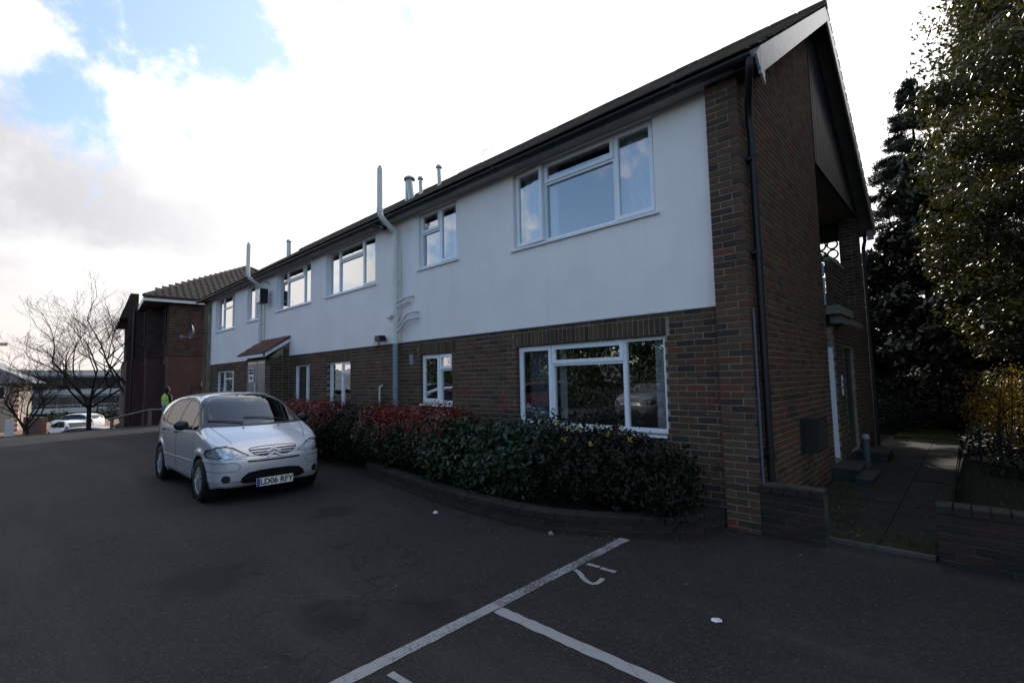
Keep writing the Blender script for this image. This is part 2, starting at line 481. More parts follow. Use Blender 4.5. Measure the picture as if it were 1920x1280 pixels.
def face_mtx(pos, facing):
    """matrix with -y pointing to the facing direction ('-y', '+x' or an angle about z)"""
    ang = {'-y': 0.0, '+x': R(90), '+y': R(180), '-x': R(-90)}.get(facing, facing)
    return Matrix.Translation(pos) @ Matrix.Rotation(ang + rnd.uniform(-.004, .004), 4, 'Z') @ Matrix.Rotation(rnd.uniform(-.003, .003), 4, 'Y')


def tone_r():
    return min(1, max(0, rnd.choice([rnd.uniform(0, .25), rnd.uniform(.2, .55), rnd.uniform(.4, .75), rnd.uniform(.45, .8), rnd.uniform(.3, .7), rnd.uniform(.75, 1.0)])))


CH = 0.075
Z0 = 1.5366   # a bed joint of the front wall


# =================================================================== SETTING: ground
def sm(t): t = max(0, min(1, t)); return t * t * (3 - 2 * t)


def ground_z(x, y):
    edge = -24.0 - .25 * max(0, y + 5.6)
    a = sm((edge - x) / 14.0) if x < edge else 0
    lo = -2.4 * a
    if y > 0.0: lo *= (1 - .88 * sm(y / 2.5) * (1 if x > -50 else max(0, 1 - (-50 - x) / 12)))
    b = sm((-78 - x) / 40.0)
    z = lo - 3.4 * b
    d = math.hypot(x, y)
    if d > 260: z += 4 * sm((d - 260) / 300)
    if x > -.25 and y > .16 and x < 12: z += .36 * sm((x + .25) / .12) * sm((y - .16) / .1)
    return z - .02


def axis_pts(lo, hi, fine):
    pts = set()
    for a, b, n in fine:
        for i in range(n + 1): pts.add(round(a + (b - a) * i / n, 4))
    return sorted(p for p in pts if lo <= p <= hi)


gxs = axis_pts(-1600, 1200, [(-1600, -300, 14), (-300, -90, 18), (-90, -20, 70), (-20, -1, 20), (-1, 0, 12), (0, 12, 16), (12, 200, 14), (200, 1200, 8)])
gys = axis_pts(-1000, 1600, [(-1000, -60, 12), (-60, -8, 12), (-8, 4, 30), (0, .5, 10), (4, 20, 16), (20, 100, 10), (100, 1600, 12)])
V = [(x, y, ground_z(x, y)) for y in gys for x in gxs]
nx = len(gxs)
F = [(j * nx + i, j * nx + i + 1, (j + 1) * nx + i + 1, (j + 1) * nx + i) for j in range(len(gys) - 1) for i in range(nx - 1)]
GROUND = mat('ground', (.016, .016, .010), 1.0, .1, var=.5, vscale=.6, bump=.8, bscale=14, col2=(.008, .010, .006))
o = link('ground', np_mesh('ground', V, F, GROUND, smooth=True)); o['kind'] = 'structure'


def asphalt_mat(name, base, dark, stains=True):
    m = bpy.data.materials.new(name); m.use_nodes = True; t = m.node_tree; b = t.nodes['Principled BSDF']
    g = N(t, 'ShaderNodeNewGeometry'); P = g.outputs['Position']
    def nz(s, d=6, r_=.6):
        n = N(t, 'ShaderNodeTexNoise'); n.inputs['Scale'].default_value = s; n.inputs['Detail'].default_value = d; n.inputs['Roughness'].default_value = r_
        t.links.new(P, n.inputs['Vector']); return n.outputs['Fac']
    big = sstep(t, nz(.45, 5), .35, .68)
    c = mixc(t, big, base, dark)
    mid = sstep(t, nz(5.5, 6), .42, .7)
    c = mixc(t, M_(t, 'MULTIPLY', mid, .45), c, tuple(k * .55 for k in base))
    vo = N(t, 'ShaderNodeTexVoronoi'); vo.inputs['Scale'].default_value = 95; t.links.new(P, vo.inputs['Vector'])
    sp = N(t, 'ShaderNodeSeparateColor'); t.links.new(vo.outputs['Color'], sp.inputs[0])
    c = mixc(t, M_(t, 'MULTIPLY', sstep(t, sp.outputs[0], .75, 1.0), .6), c, (.065, .065, .067))
    c = mixc(t, M_(t, 'MULTIPLY', sstep(t, sp.outputs[1], .6, 1.0), .5), c, (.006, .006, .0065))
    fine = nz(260, 3)
    c = mixc(t, sstep(t, fine, .62, .78), c, (.045, .045, .049))
    if stains:
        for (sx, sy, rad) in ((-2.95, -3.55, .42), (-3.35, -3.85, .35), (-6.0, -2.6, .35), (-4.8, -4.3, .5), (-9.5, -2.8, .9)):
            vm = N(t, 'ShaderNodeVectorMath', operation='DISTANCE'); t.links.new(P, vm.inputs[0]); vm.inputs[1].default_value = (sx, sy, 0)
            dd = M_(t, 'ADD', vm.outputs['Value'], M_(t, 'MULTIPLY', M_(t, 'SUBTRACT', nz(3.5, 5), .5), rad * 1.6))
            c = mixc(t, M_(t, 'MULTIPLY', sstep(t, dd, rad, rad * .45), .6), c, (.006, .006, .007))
    # worn strips, patches and hairline cracks
    mp = N(t, 'ShaderNodeMapping'); mp.inputs['Scale'].default_value = (.18, 1.6, 1); t.links.new(P, mp.inputs[0])
    tn = N(t, 'ShaderNodeTexNoise'); tn.inputs['Scale'].default_value = 1.0; tn.inputs['Detail'].default_value = 5; t.links.new(mp.outputs[0], tn.inputs['Vector'])
    c = mixc(t, M_(t, 'MULTIPLY', sstep(t, tn.outputs['Fac'], .52, .68), .38), c, tuple(k * 1.7 for k in base))
    wv = N(t, 'ShaderNodeVectorMath', operation='SCALE'); wn_ = N(t, 'ShaderNodeTexNoise'); wn_.inputs['Scale'].default_value = 3.0; wn_.inputs['Detail'].default_value = 7
    t.links.new(P, wn_.inputs['Vector']); t.links.new(wn_.outputs['Color'], wv.inputs[0]); wv.inputs['Scale'].default_value = .55
    wa = N(t, 'ShaderNodeVectorMath', operation='ADD'); t.links.new(P, wa.inputs[0]); t.links.new(wv.outputs[0], wa.inputs[1])
    ck = N(t, 'ShaderNodeTexVoronoi'); ck.feature = 'DISTANCE_TO_EDGE'; ck.inputs['Scale'].default_value = .42; t.links.new(wa.outputs[0], ck.inputs['Vector'])
    cmask = M_(t, 'MULTIPLY', sstep(t, ck.outputs['Distance'], .006, .0015), sstep(t, nz(.8, 3), .5, .58))
    c = mixc(t, M_(t, 'MULTIPLY', cmask, .7), c, (.006, .006, .006))
    t.links.new(c, b.inputs['Base Color'])
    b.inputs['Roughness'].default_value = .82; b.inputs['Specular IOR Level'].default_value = .22
    hgt = M_(t, 'ADD', vo.outputs['Distance'], M_(t, 'MULTIPLY', nz(130, 4), .7))
    bp = N(t, 'ShaderNodeBump'); bp.inputs['Strength'].default_value = .75; bp.inputs['Distance'].default_value = .006
    t.links.new(hgt, bp.inputs['Height'])
    bp2 = N(t, 'ShaderNodeBump'); bp2.inputs['Strength'].default_value = .25; bp2.inputs['Distance'].default_value = .05
    t.links.new(nz(2.2, 5), bp2.inputs['Height']); t.links.new(bp.outputs[0], bp2.inputs['Normal'])
    t.links.new(bp2.outputs[0], b.inputs['Normal'])
    MATS[name] = m
    return m


ASPH = asphalt_mat('asphalt', (.0290, .0258, .0262), (.0185, .0165, .0170))
ex = [(-24.0, -16), (6, -16), (6, .10), (-1.05, .10), (-2.3, .10), (-24.6, .10), (-25.6, .1), (-24.7, -1.5), (-23.5, -5.6)]
mb = MB(); mb.add([(x, y, 0) for x, y in ex], [tuple(range(len(ex)))]); o = mb.build('car_park', ASPH); o['kind'] = 'structure'

PAINT = bpy.data.materials.new('road_paint'); PAINT.use_nodes = True
t = PAINT.node_tree; b = t.nodes['Principled BSDF']
g = N(t, 'ShaderNodeNewGeometry')
n = N(t, 'ShaderNodeTexNoise'); n.inputs['Scale'].default_value = 55; n.inputs['Detail'].default_value = 8; n.inputs['Roughness'].default_value = .75
t.links.new(g.outputs['Position'], n.inputs['Vector'])
nb = N(t, 'ShaderNodeTexNoise'); nb.inputs['Scale'].default_value = 2.6; nb.inputs['Detail'].default_value = 4
t.links.new(g.outputs['Position'], nb.inputs['Vector'])
at = N(t, 'ShaderNodeAttribute'); at.attribute_name = 'tone'
w = M_(t, 'ADD', n.outputs['Fac'], M_(t, 'MULTIPLY', M_(t, 'SUBTRACT', nb.outputs['Fac'], .5), .5))
w = M_(t, 'ADD', w, M_(t, 'MULTIPLY', M_(t, 'SUBTRACT', at.outputs['Fac'], .5), .6))
cr = N(t, 'ShaderNodeTexVoronoi'); cr.feature = 'DISTANCE_TO_EDGE'; cr.inputs['Scale'].default_value = 2.6
cv = N(t, 'ShaderNodeVectorMath', operation='ADD'); t.links.new(g.outputs['Position'], cv.inputs[0]); cs = N(t, 'ShaderNodeVectorMath', operation='SCALE'); t.links.new(n.outputs['Color'], cs.inputs[0]); cs.inputs['Scale'].default_value = .12; t.links.new(cs.outputs[0], cv.inputs[1])
t.links.new(cv.outputs[0], cr.inputs['Vector'])
c = mixc(t, sstep(t, w, .48, .66), (.27, .27, .28), (.04, .04, .043))
c = mixc(t, M_(t, 'MULTIPLY', sstep(t, cr.outputs['Distance'], .008, .002), .7), c, (.04, .04, .04))
t.links.new(c, b.inputs['Base Color']); b.inputs['Roughness'].default_value = .8
bp = N(t, 'ShaderNodeBump'); bp.inputs['Strength'].default_value = .5; bp.inputs['Distance'].default_value = .004
t.links.new(n.outputs['Fac'], bp.inputs['Height']); t.links.new(bp.outputs[0], b.inputs['Normal'])


def strip(mb, pts, w, z=.004, tone=.5, rag=.004):
    P = []
    for i in range(len(pts) - 1):
        a, c_ = Vector(pts[i]), Vector(pts[i + 1]); n_ = max(1, int((c_ - a).length / .05))
        for k in range(n_): P.append(a.lerp(c_, k / n_))
    P.append(Vector(pts[-1]))
    L = []
    for i, p in enumerate(P):
        d = (P[min(i + 1, len(P) - 1)] - P[max(i - 1, 0)]).normalized(); nn = Vector((-d.y, d.x))
        L.append((p + nn * (w / 2 + rnd.uniform(-rag, rag)), p - nn * (w / 2 + rnd.uniform(-rag, rag))))
    for i in range(len(L) - 1):
        tn = tone(i / len(L)) if callable(tone) else tone
        mb.quad((L[i][1].x, L[i][1].y, z), (L[i + 1][1].x, L[i + 1][1].y, z), (L[i + 1][0].x, L[i + 1][0].y, z), (L[i][0].x, L[i][0].y, z), 0, tn)


mb = MB(); strip(mb, [(-2.66, -1.13), (-2.66, -1.22)], .115, tone=.2); strip(mb, [(-2.66, -1.225), (-2.655, -1.42)], .11, tone=.55)
strip(mb, [(-2.655, -1.435), (-2.62, -2.9), (-2.60, -6.5)], .10, tone=lambda u: .62 if u < .3 else .42); o = mb.build('bay_line', PAINT); o['kind'] = 'structure'
mb = MB(); strip(mb, [(-2.56, -3.045), (3.0, -3.03)], .095, z=.004, tone=.12, rag=.006); o = mb.build('bay_line', PAINT); o['kind'] = 'structure'
mb = MB(); strip(mb, [(-2.569, -1.925), (-2.445, -1.923)], .045, tone=.25); strip(mb, [(-2.428, -1.927), (-2.285, -1.922)], .045, tone=.3); o = mb.build('bay_number', PAINT); o['kind'] = 'structure'
mb = MB(); strip(mb, [(-2.575, -2.105), (-2.53, -2.118), (-2.48, -2.15), (-2.44, -2.186), (-2.40, -2.212), (-2.368, -2.229), (-2.33, -2.243), (-2.30, -2.242), (-2.283, -2.22), (-2.28, -2.18), (-2.287, -2.13), (-2.30, -2.10)], .042, tone=.3, rag=.002); o = mb.build('bay_number', PAINT); o['kind'] = 'structure'
mb = MB(); strip(mb, [(-2.485, -3.975), (-2.34, -3.965), (-2.2, -3.96)], .045, tone=.3); o = mb.build('bay_number', PAINT); o['kind'] = 'structure'

# path beside the gable, with separate slabs
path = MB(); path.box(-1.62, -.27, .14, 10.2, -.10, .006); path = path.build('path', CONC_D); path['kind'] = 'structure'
y = .16; k = 0
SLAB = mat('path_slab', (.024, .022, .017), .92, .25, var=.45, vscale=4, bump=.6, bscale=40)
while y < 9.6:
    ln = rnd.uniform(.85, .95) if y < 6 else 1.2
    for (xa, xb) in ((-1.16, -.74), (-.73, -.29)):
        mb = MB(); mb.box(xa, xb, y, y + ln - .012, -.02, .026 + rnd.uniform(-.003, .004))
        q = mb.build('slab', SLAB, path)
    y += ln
KERB = mat('edging', (.075, .073, .068), .9, .2, var=.3, vscale=8, bump=.4)
mb = MB(); mb.box(-1.17, -.33, .075, .135, -.1, .035); o = mb.build('path_edging', KERB); o['kind'] = 'structure'
LAWN = mat('lawn', (.03, .042, .01), 1, .1, var=.5, vscale=9, bump=1, bscale=90)
mb = MB(); mb.box(-1.5, 4, 9.7, 13, -.02, .045); o = mb.build('lawn', LAWN); o['kind'] = 'structure'

# distant hills
V = []; F = []; na = 240; rr = [330, 420, 520, 620, 760, 950]
for j, r_ in enumerate(rr):
    for i in range(na):
        a = 2 * PI * i / na
        h = [-3, 3, 9, 17, 24, 20][j] * (.92 + .22 * noise.noise(Vector((math.cos(a) * 4, math.sin(a) * 4, j * .3)))) + 1.0 * noise.noise(Vector((math.cos(a) * 40, math.sin(a) * 40, j)))
        V.append((r_ * math.cos(a), r_ * math.sin(a), h))
for j in range(len(rr) - 1):
    for i in range(na): F.append((j * na + i, j * na + (i + 1) % na, (j + 1) * na + (i + 1) % na, (j + 1) * na + i))
HILL = mat('hill_woods', (.09, .10, .10), 1, .1, var=.4, vscale=.02, col2=(.05, .06, .065))
o = link('hills', np_mesh('hills', V, F, HILL, smooth=True)); o['kind'] = 'structure'

# =================================================================== MAIN BUILDING
GX = -1.66; PX0 = -2.012; FY = -.12; LX = -21.62; LX2 = -22.25
RIDGE_Y, RIDGE_Z, EAVE_Y, EAVE_Z = 3.98, 8.0, -.34, 5.03
SL = (RIDGE_Z - EAVE_Z) / (RIDGE_Y - EAVE_Y)
BACK_Y = 7.96
bld = empty('apartment_building', (-12, 4, 0))
tag(bld, 'long two storey building of dark brick below and white render above', 'building')


def roof_z(y, off=0.0):
    return (EAVE_Z + SL * (y - EAVE_Y) if y < RIDGE_Y else RIDGE_Z - SL * (y - RIDGE_Y)) - off


def rel(o_parent):
    return Vector(o_parent.location)


class PMB(MB):
    """mesh builder in world coordinates, built as child of a thing at some place"""
    def build(s, name, mats, parent=None, mesh_only=False):
        if parent is not None:
            w_ = parent.matrix_basis.translation if parent.parent is None else None
            off = Vector((0, 0, 0)); p = parent
            while p is not None: off = off + Vector(p.location); p = p.parent
            s.v = [(a - off.x, b_ - off.y, c_ - off.z) for a, b_, c_ in s.v]
        return MB.build(s, name, mats, parent, mesh_only)


# window list: x0, x1, z0, z1
LOWW = {'gb': (-5.18, -2.69, .937, 2.150), 'gs': (-7.745, -6.765, 1.212, 2.150), 'g2': (-11.64, -10.49, .937, 2.150),
        'g3': (-13.70, -12.63, .937, 2.150), 'g4': (-20.88, -18.80, 1.212, 2.150)}
UPW = {'w1': (-5.17, -2.72, 3.70, 4.945), 'w2': (-7.75, -6.57, 3.83, 4.945), 'w3': (-11.74, -9.36, 3.86, 4.945),
       'w4': (-15.0, -12.63, 3.83, 4.945), 'w5': (-17.55, -16.50, 3.72, 4.945), 'w6': (-21.06, -18.85, 3.66, 4.945)}
UPW['w3'] = (-11.74, -9.36, 3.80, 4.945); UPW['w4'] = (-15.0, -12.63, 3.80, 4.945)


def wall_open(mb, x0, x1, z0, z1, yf, yb, ops, mi=0):
    xs = sorted({x0, x1} | {v for o_ in ops for v in o_[:2]}); zs = sorted({z0, z1} | {v for o_ in ops for v in o_[2:4]})
    xs = [x for x in xs if x0 <= x <= x1]; zs = [z for z in zs if z0 <= z <= z1]
    for i in range(len(xs) - 1):
        for j in range(len(zs) - 1):
            cx, cz = (xs[i] + xs[i + 1]) / 2, (zs[j] + zs[j + 1]) / 2
            if any(o_[0] < cx < o_[1] and o_[2] < cz < o_[3] for o_ in ops): continue
            mb.quad((xs[i], yf, zs[j]), (xs[i + 1], yf, zs[j]), (xs[i + 1], yf, zs[j + 1]), (xs[i], yf, zs[j + 1]), mi)
    for a, b_, c_, d_ in ops:
        mb.quad((a, yf, c_), (a, yf, d_), (a, yb, d_), (a, yb, c_), mi); mb.quad((b_, yf, c_), (b_, yb, c_), (b_, yb, d_), (b_, yf, d_), mi)
        mb.quad((a, yf, c_), (a, yb, c_), (b_, yb, c_), (b_, yf, c_), mi); mb.quad((a, yf, d_), (b_, yf, d_), (b_, yb, d_), (a, yb, d_), mi)


# lower wall core (mortar) and brick skin
mb = PMB()
ops = [(a - .004, b_ + .004, c_ - .004, d_ + .004) for a, b_, c_, d_ in LOWW.values()]
wall_open(mb, LX2, GX - .01, -.5, 2.44, .006, .24, ops)
mb.quad((PX0 + .006, FY + .006, -.5), (GX - .006, FY + .006, -.5), (GX - .006, FY + .006, 4.98), (PX0 + .006, FY + .006, 4.98))
mb.quad((PX0 + .006, FY + .006, -.5), (PX0 + .006, FY + .006, 4.98), (PX0 + .006, .1, 4.98), (PX0 + .006, .1, -.5))
mb.box(LX2 + .006, LX - .006, FY + .006, .1, -.5, 4.98)
# gable core
g0 = GX - .006
mb.add([(g0, FY + .006, -.5), (g0, 3.644, -.5), (g0, 3.644, roof_z(3.644, .14)), (g0, FY + .006, roof_z(FY, .14))], [(0, 1, 2, 3)])
mb.quad((g0, 3.644, -.5), (g0 - .6, 3.644, -.5), (g0 - .6, 3.644, 5.2), (g0, 3.644, 5.2))
# corner pier at the back
mb.box(-1.994, g0, 7.506, BACK_Y - .006, -.5, 5.16)
# ground floor infill on the gable side
mb.box(g0 - .2, g0, 4.16, 5.05, -.5, 2.60); mb.box(g0 - .2, g0, 5.95, 7.5, -.5, 2.60); mb.box(g0 - .2, g0, 5.05, 5.95, 2.1, 2.60); mb.box(g0 - .2, g0, 5.05, 5.95, -.5, .2)
mb.box(g0 - .5, g0 - .2, 4.10, 4.16, -.5, 2.60)
# rear and far walls
mb.quad((LX2, BACK_Y, -.5), (-2.0, BACK_Y, -.5), (-2.0, BACK_Y, 2.6), (LX2, BACK_Y, 2.6))
mb.quad((LX2, BACK_Y, 2.6), (-4.1, BACK_Y, 2.6), (-4.1, BACK_Y, 5.1), (LX2, BACK_Y, 5.1))
mb.add([(LX2, .0, -.5), (LX2, BACK_Y, -.5), (LX2, BACK_Y, 5.0), (LX2, RIDGE_Y, 7.8), (LX2, 0, 5.0)], [(0, 1, 2, 3, 4)])
mb.quad((-4.1, 3.65, 2.6), (-4.1, BACK_Y, 2.6), (-4.1, BACK_Y, 5.16), (-4.1, 3.65, 5.16))
mb.build('mortar_core', MORTAR, bld)

pieces = []
# stretcher bond on the front lower wall
for n_ in range(-22, 12):
    zc = Z0 + CH * n_ + CH / 2
    off = 0 if (n_ % 2 == 0) else .1125
    k0 = int((LX2 + 2.55) / .225) - 2
    for k in range(k0, 6):
        xa = -2.5517 + off + .225 * k + .005; xb = xa + .215
        segs = [(max(xa, LX + .0), min(xb, PX0 - .0))]
        if xb < LX or xa > PX0: continue
        out = []
        for s0, s1 in segs:
            cur = [(s0, s1)]
            for a, b_, c_, d_ in list(LOWW.values()):
                top = d_
                if c_ - .03 < zc < top + .02:
                    nw = []
                    for p, q in cur:
                        if q <= a or p >= b_: nw.append((p, q)); continue
                        if p < a: nw.append((p, a))
                        if q > b_: nw.append((b_, q))
                    cur = nw
                # soldier course zone
                if 8 <= n_ <= 10:
                    nw = []
                    for p, q in cur:
                        a2, b2 = a - .06, b_ + .06
                        if q <= a2 or p >= b2: nw.append((p, q)); continue
                        if p < a2: nw.append((p, a2 - .005))
                        if q > b2: nw.append((b2 + .005, q))
                    cur = nw
            out += cur
        for p, q in out:
            if q - p < .03: continue
            pieces.append((face_mtx(((p + q) / 2, rnd.uniform(-.0015, .0015), zc), '-y'), q - p, .10, .065, tone_r()))
for a, b_, c_, d_ in LOWW.values():
    x = a - .06
    while x < b_ + .02:
        pieces.append((face_mtx((x + .0325 + .005, rnd.uniform(-.001, .002), Z0 + CH * 8 + .005 + .1075), '-y'), .065, .10, .215, tone_r() * .8))
        x += .0757
# pier at the near corner (header + stretcher), front and side
for n_ in range(-22, 46):
    zc = Z0 + CH * n_ + CH / 2
    if zc > 4.95: break
    A = n_ % 2 == 0
    w1, w2 = (.105, .232) if A else (.232, .105)
    x = PX0
    for w_ in (w1, w2):
        pieces.append((face_mtx((x + w_ / 2, FY + rnd.uniform(-.001, .001), zc), '-y'), w_, .10, .065, tone_r())); x += w_ + .010
    # far left pier
    x = LX2
    for w_ in ((.215, .105, .215) if A else (.105, .215, .215)):
        pieces.append((face_mtx((x + w_ / 2, FY, zc), '-y'), w_, .1, .065, tone_r())); x += w_ + .01
# gable wall
n_ = -22
while True:
    zc = Z0 + CH * n_ + CH / 2
    if zc > roof_z(3.6, .15): break
    y = FY + .005 + (0 if n_ % 2 else .0)
    seq = (.215, .1025) if n_ % 2 else (.1025, .215)
    y = FY
    i = 0
    ymin = FY if zc + .04 < roof_z(FY, .15) else EAVE_Y + (zc + .04 + .15 - EAVE_Z) / SL
    while y < 3.64:
        w_ = seq[i % 2] if i or n_ % 2 else .1025
        y1 = min(y + w_, 3.64)
        if y1 - y > .03 and y >= ymin - .12 and (zc + .035 < roof_z(max(y, ymin), .12)):
            yy0 = max(y, ymin)
            if y1 - yy0 > .03:
                pieces.append((face_mtx((GX + rnd.uniform(-.001, .001), (yy0 + y1) / 2, zc), '+x'), y1 - yy0, .10, .065, tone_r()))
        y = y1 + .010; i += 1
    n_ += 1
# rear corner pier: faces -y and +x
for n_ in range(-22, 48):
    zc = Z0 + CH * n_ + CH / 2
    if zc > 5.14: break
    A = n_ % 2 == 0
    x = -2.0
    for w_ in ((.105, .225) if A else (.225, .105)):
        pieces.append((face_mtx((x + w_ / 2, 7.5, zc), '-y'), w_, .1, .065, tone_r() * .8)); x += w_ + .01
    y = 7.5
    for w_ in ((.215, .235) if A else (.105, .215, .11)):
        pieces.append((face_mtx((GX, y + w_ / 2, zc), '+x'), w_, .1, .065, tone_r() * .8)); y += w_ + .01
    if zc < 2.58:
        y = 4.16 + (0 if A else .11)
        while y < 7.45:
            w_ = min(.215, 7.49 - y)
            if not (5.0 < y + w_ / 2 < 5.98 and .2 < zc < 2.1) and w_ > .03:
                pieces.append((face_mtx((GX, y + w_ / 2, zc), '+x'), w_, .1, .065, tone_r() * .7))
            y += .225
emit_pieces(pieces, 'brick', bld, BRICK, 'brickwork', 300)

# upper rendered wall
mb = PMB()
ops = list(UPW.values())
wall_open(mb, LX, PX0 + .02, 2.42, 4.99, -.018, .24, ops)
mb.quad((LX, -.018, 2.42), (LX, .02, 2.405), (PX0, .02, 2.405), (PX0, -.018, 2.42))
mb.build('render_panel', RENDER, bld)
mb = PMB(); mb.box(LX, PX0, -.022, -.019, 2.42, 2.44); mb.build('render_bead', SILLM, bld)

# rooms behind the windows
mb = PMB()
mb.quad((LX2, 3.4, -.1), (GX - .25, 3.4, -.1), (GX - .25, 3.4, 5.0), (LX2, 3.4, 5.0))
for x in (-6.0, -8.9, -12.2, -16.0, -18.4, -1.95):
    mb.quad((x, .25, -.1), (x, 3.4, -.1), (x, 3.4, 5.0), (x, .25, 5.0))
mb.build('room_walls', INTW, bld)
mb = PMB(); mb.box(LX2 + .02, GX - .12, .25, 3.4, 2.45, 2.62); mb.box(LX2 + .02, GX - .12, .25, 3.4, -.1, .0); mb.box(LX2 + .02, GX - .12, .25, 3.4, 4.98, 5.02)
mb.build('floor_slab', INTD, bld)

# recess with balcony on the gable side
mb = PMB(); mb.box(-4.1, GX - .02, 3.66, BACK_Y, 5.16, 5.2); mb.build('recess_ceiling', CEIL, bld)
mb = PMB(); mb.box(-4.1, GX - .01, 3.66, BACK_Y - .01, 2.601, 2.70); mb.build('recess_floor', CONC, bld)
mb = PMB(); mb.box(-4.1, -2.0, BACK_Y - .16, BACK_Y - .02, 4.80, 5.16); mb.build('beam', mat('brown_beam', (.035, .022, .014), .6, .4, var=.3), bld)
mb = PMB(); mb.box(-4.1, -2.0, BACK_Y - .18, BACK_Y - .04, 2.7, 3.3); mb.build('rear_parapet', BRICK, bld)
ring = MB()
ro, ri = .118, .088
seg = 22
for yy in (0, .07):
    pass
vs = []; fs = []
for k in range(seg):
    a = 2 * PI * k / seg
    for r_ in (ro, ri):
        for yy in (0, .07): vs.append((r_ * math.cos(a), yy, r_ * math.sin(a)))
for k in range(seg):
    a, c_ = k * 4, ((k + 1) % seg) * 4
    fs += [(a, c_, c_ + 2, a + 2), (a + 1, a + 3, c_ + 3, c_ + 1), (a, a + 1, c_ + 1, c_), (a + 2, c_ + 2, c_ + 3, a + 3)]
ring.add(vs, fs)
RINGM = mat('screen_block', (.05, .047, .042), .9, .2, var=.3)
ring_me = ring.build('screen_ring', RINGM, mesh_only=True)
for j in range(6):
    for i in range(8):
        q = link('screen_ring', ring_me, bld)
        q.location = Vector((-2.185 - .236 * i, BACK_Y - .14, 4.675 - .236 * j)) - Vector(bld.location)
# balcony
mb = PMB(); mb.box(-1.66 + .002, -1.47, 3.72, 4.98, 2.60, 2.735); mb.build('balcony_slab', CONC, bld)
mb = PMB(); mb.box(GX + .006, -1.565, 3.80, 4.90, 2.735, 3.45); mb.build('balcony_wall', MORTAR_D, bld)
bal = []
for n_ in range(0, 10):
    zc = 2.74 + .075 * n_ + .0375
    y = 3.79 + (.11 if n_ % 2 else 0)
    while y < 4.9:
        w_ = min(.215, 4.9 - y)
        if w_ > .03: bal.append((face_mtx((-1.555, y + w_ / 2, zc), '+x'), w_, .02, .065, tone_r() * .7))
        y += .225
    bal.append((face_mtx((-1.605, 3.79, zc), '-y'), .096, .02, .065, tone_r() * .7))
emit_pieces(bal, 'balcony_brick', bld, BRICK, 'balcony_brickwork', 60)
mb = PMB(); mb.lathe([(.001, 0), (.05, 0), (.05, .06), (.001, .06)], (-1.605, 3.79, 3.50), 'y', 16)
mb.prism([(3.76, 3.49), (4.9, 3.49), (4.9, 3.53), (4.85, 3.56), (3.8, 3.56), (3.76, 3.53)], 'x', -1.66, -1.545); mb.build('balcony_coping', CONC, bld)
mb = PMB()
for z in (2.76, 3.0, 3.24): mb.box(-1.72, -1.655, 3.73, 3.76, z, z + .22)
mb.build('screen_panel', mat('white_block', (.5, .5, .5), .8, .2, var=.5, vscale=40), bld)
mb = PMB(); mb.prism([(3.95, 2.46), (4.5, 2.46), (4.6, 2.60), (3.9, 2.60)], 'x', -1.656, -1.5); mb.build('balcony_corbel', CONC, bld)

# gable cladding boards
ang = 0
y = 3.655
while y < BACK_Y + .1:
    y1 = y + .118
    mb = PMB(); d = rnd.uniform(0, .004)
    mb.prism([(y, 5.165), (y1, 5.165), (y1, roof_z(y1, .13)), (y, roof_z(y, .13))] if y > RIDGE_Y or y1 < RIDGE_Y else
             [(y, 5.165), (y1, 5.165), (y1, roof_z(y1, .13)), (RIDGE_Y, RIDGE_Z - .13), (y, roof_z(y, .13))], 'x', GX - .02, GX + .008 + d)
    if roof_z(y1, .13) > 5.2: mb.build('cladding_board', CLAD, bld)
    y = y1 + .006
mb = PMB(); mb.box(GX - .04, GX + .02, 3.65, BACK_Y, 5.14, 5.165); mb.build('cladding_trim', FASCIA, bld)

# roof: deck, tiles, ridge
VX, VXL = -1.38, -22.6
roofp = PMB()
for sgn in (0, 1):
    if sgn == 0: pl = [(EAVE_Y + .02, EAVE_Z - .02), (RIDGE_Y, RIDGE_Z - .03), (RIDGE_Y, RIDGE_Z - .13), (EAVE_Y + .02, EAVE_Z - .10)]
    else: pl = [(RIDGE_Y, RIDGE_Z - .03), (2 * RIDGE_Y - EAVE_Y, EAVE_Z - .02), (2 * RIDGE_Y - EAVE_Y, EAVE_Z - .10), (RIDGE_Y, RIDGE_Z - .13)]
    roofp.prism(pl, 'x', VXL + .03, VX - .035)
roof = roofp.build('roof', SOFFIT_D, bld)
roof.location = (0, 0, 0)
tiles = []
slope_len = math.hypot(RIDGE_Y - EAVE_Y, RIDGE_Z - EAVE_Z); pitch = math.atan(SL)
gauge, tw = .115, .168
rows = int(slope_len / gauge)
for side in (0, 1):
    for j in range(rows):
        s_ = j * gauge - .03
        yy = EAVE_Y + s_ * math.cos(pitch); z_ = EAVE_Z + s_ * math.sin(pitch)
        x = VX - (tw / 2 if j % 2 else tw)
        first = True
        while x > VXL - .1:
            if side == 1 and x < -2.2: break
            y_ = yy if side == 0 else 2 * RIDGE_Y - yy
            m_ = Matrix.Translation((x + tw / 2 - tw / 2, y_, z_ + .022)) @ Matrix.Rotation(0 if side == 0 else PI, 4, 'Z') @ Matrix.Rotation(pitch - .075 + rnd.uniform(-.03, .03), 4, 'X') @ Matrix.Rotation(rnd.uniform(-.02, .02), 4, 'Z')
            tiles.append((m_, tw - .006, .20, .018, rnd.random()))
            x -= tw
# tile pieces are children of the building (the roof is already a part)
emit_pieces(tiles, 'roof_tile', bld, TILE, 'roof_tiling', 300, variants=8, ch=.003, jit=.0015)
mb = PMB(); x = VX
while x > VXL:
    mb.tube([(x, RIDGE_Y, RIDGE_Z - .01), (x - .43, RIDGE_Y, RIDGE_Z - .01)], .09 + rnd.uniform(0, .006), 10, tone=rnd.random()); x -= .45
mb.build('ridge_tiles', TILE, bld)
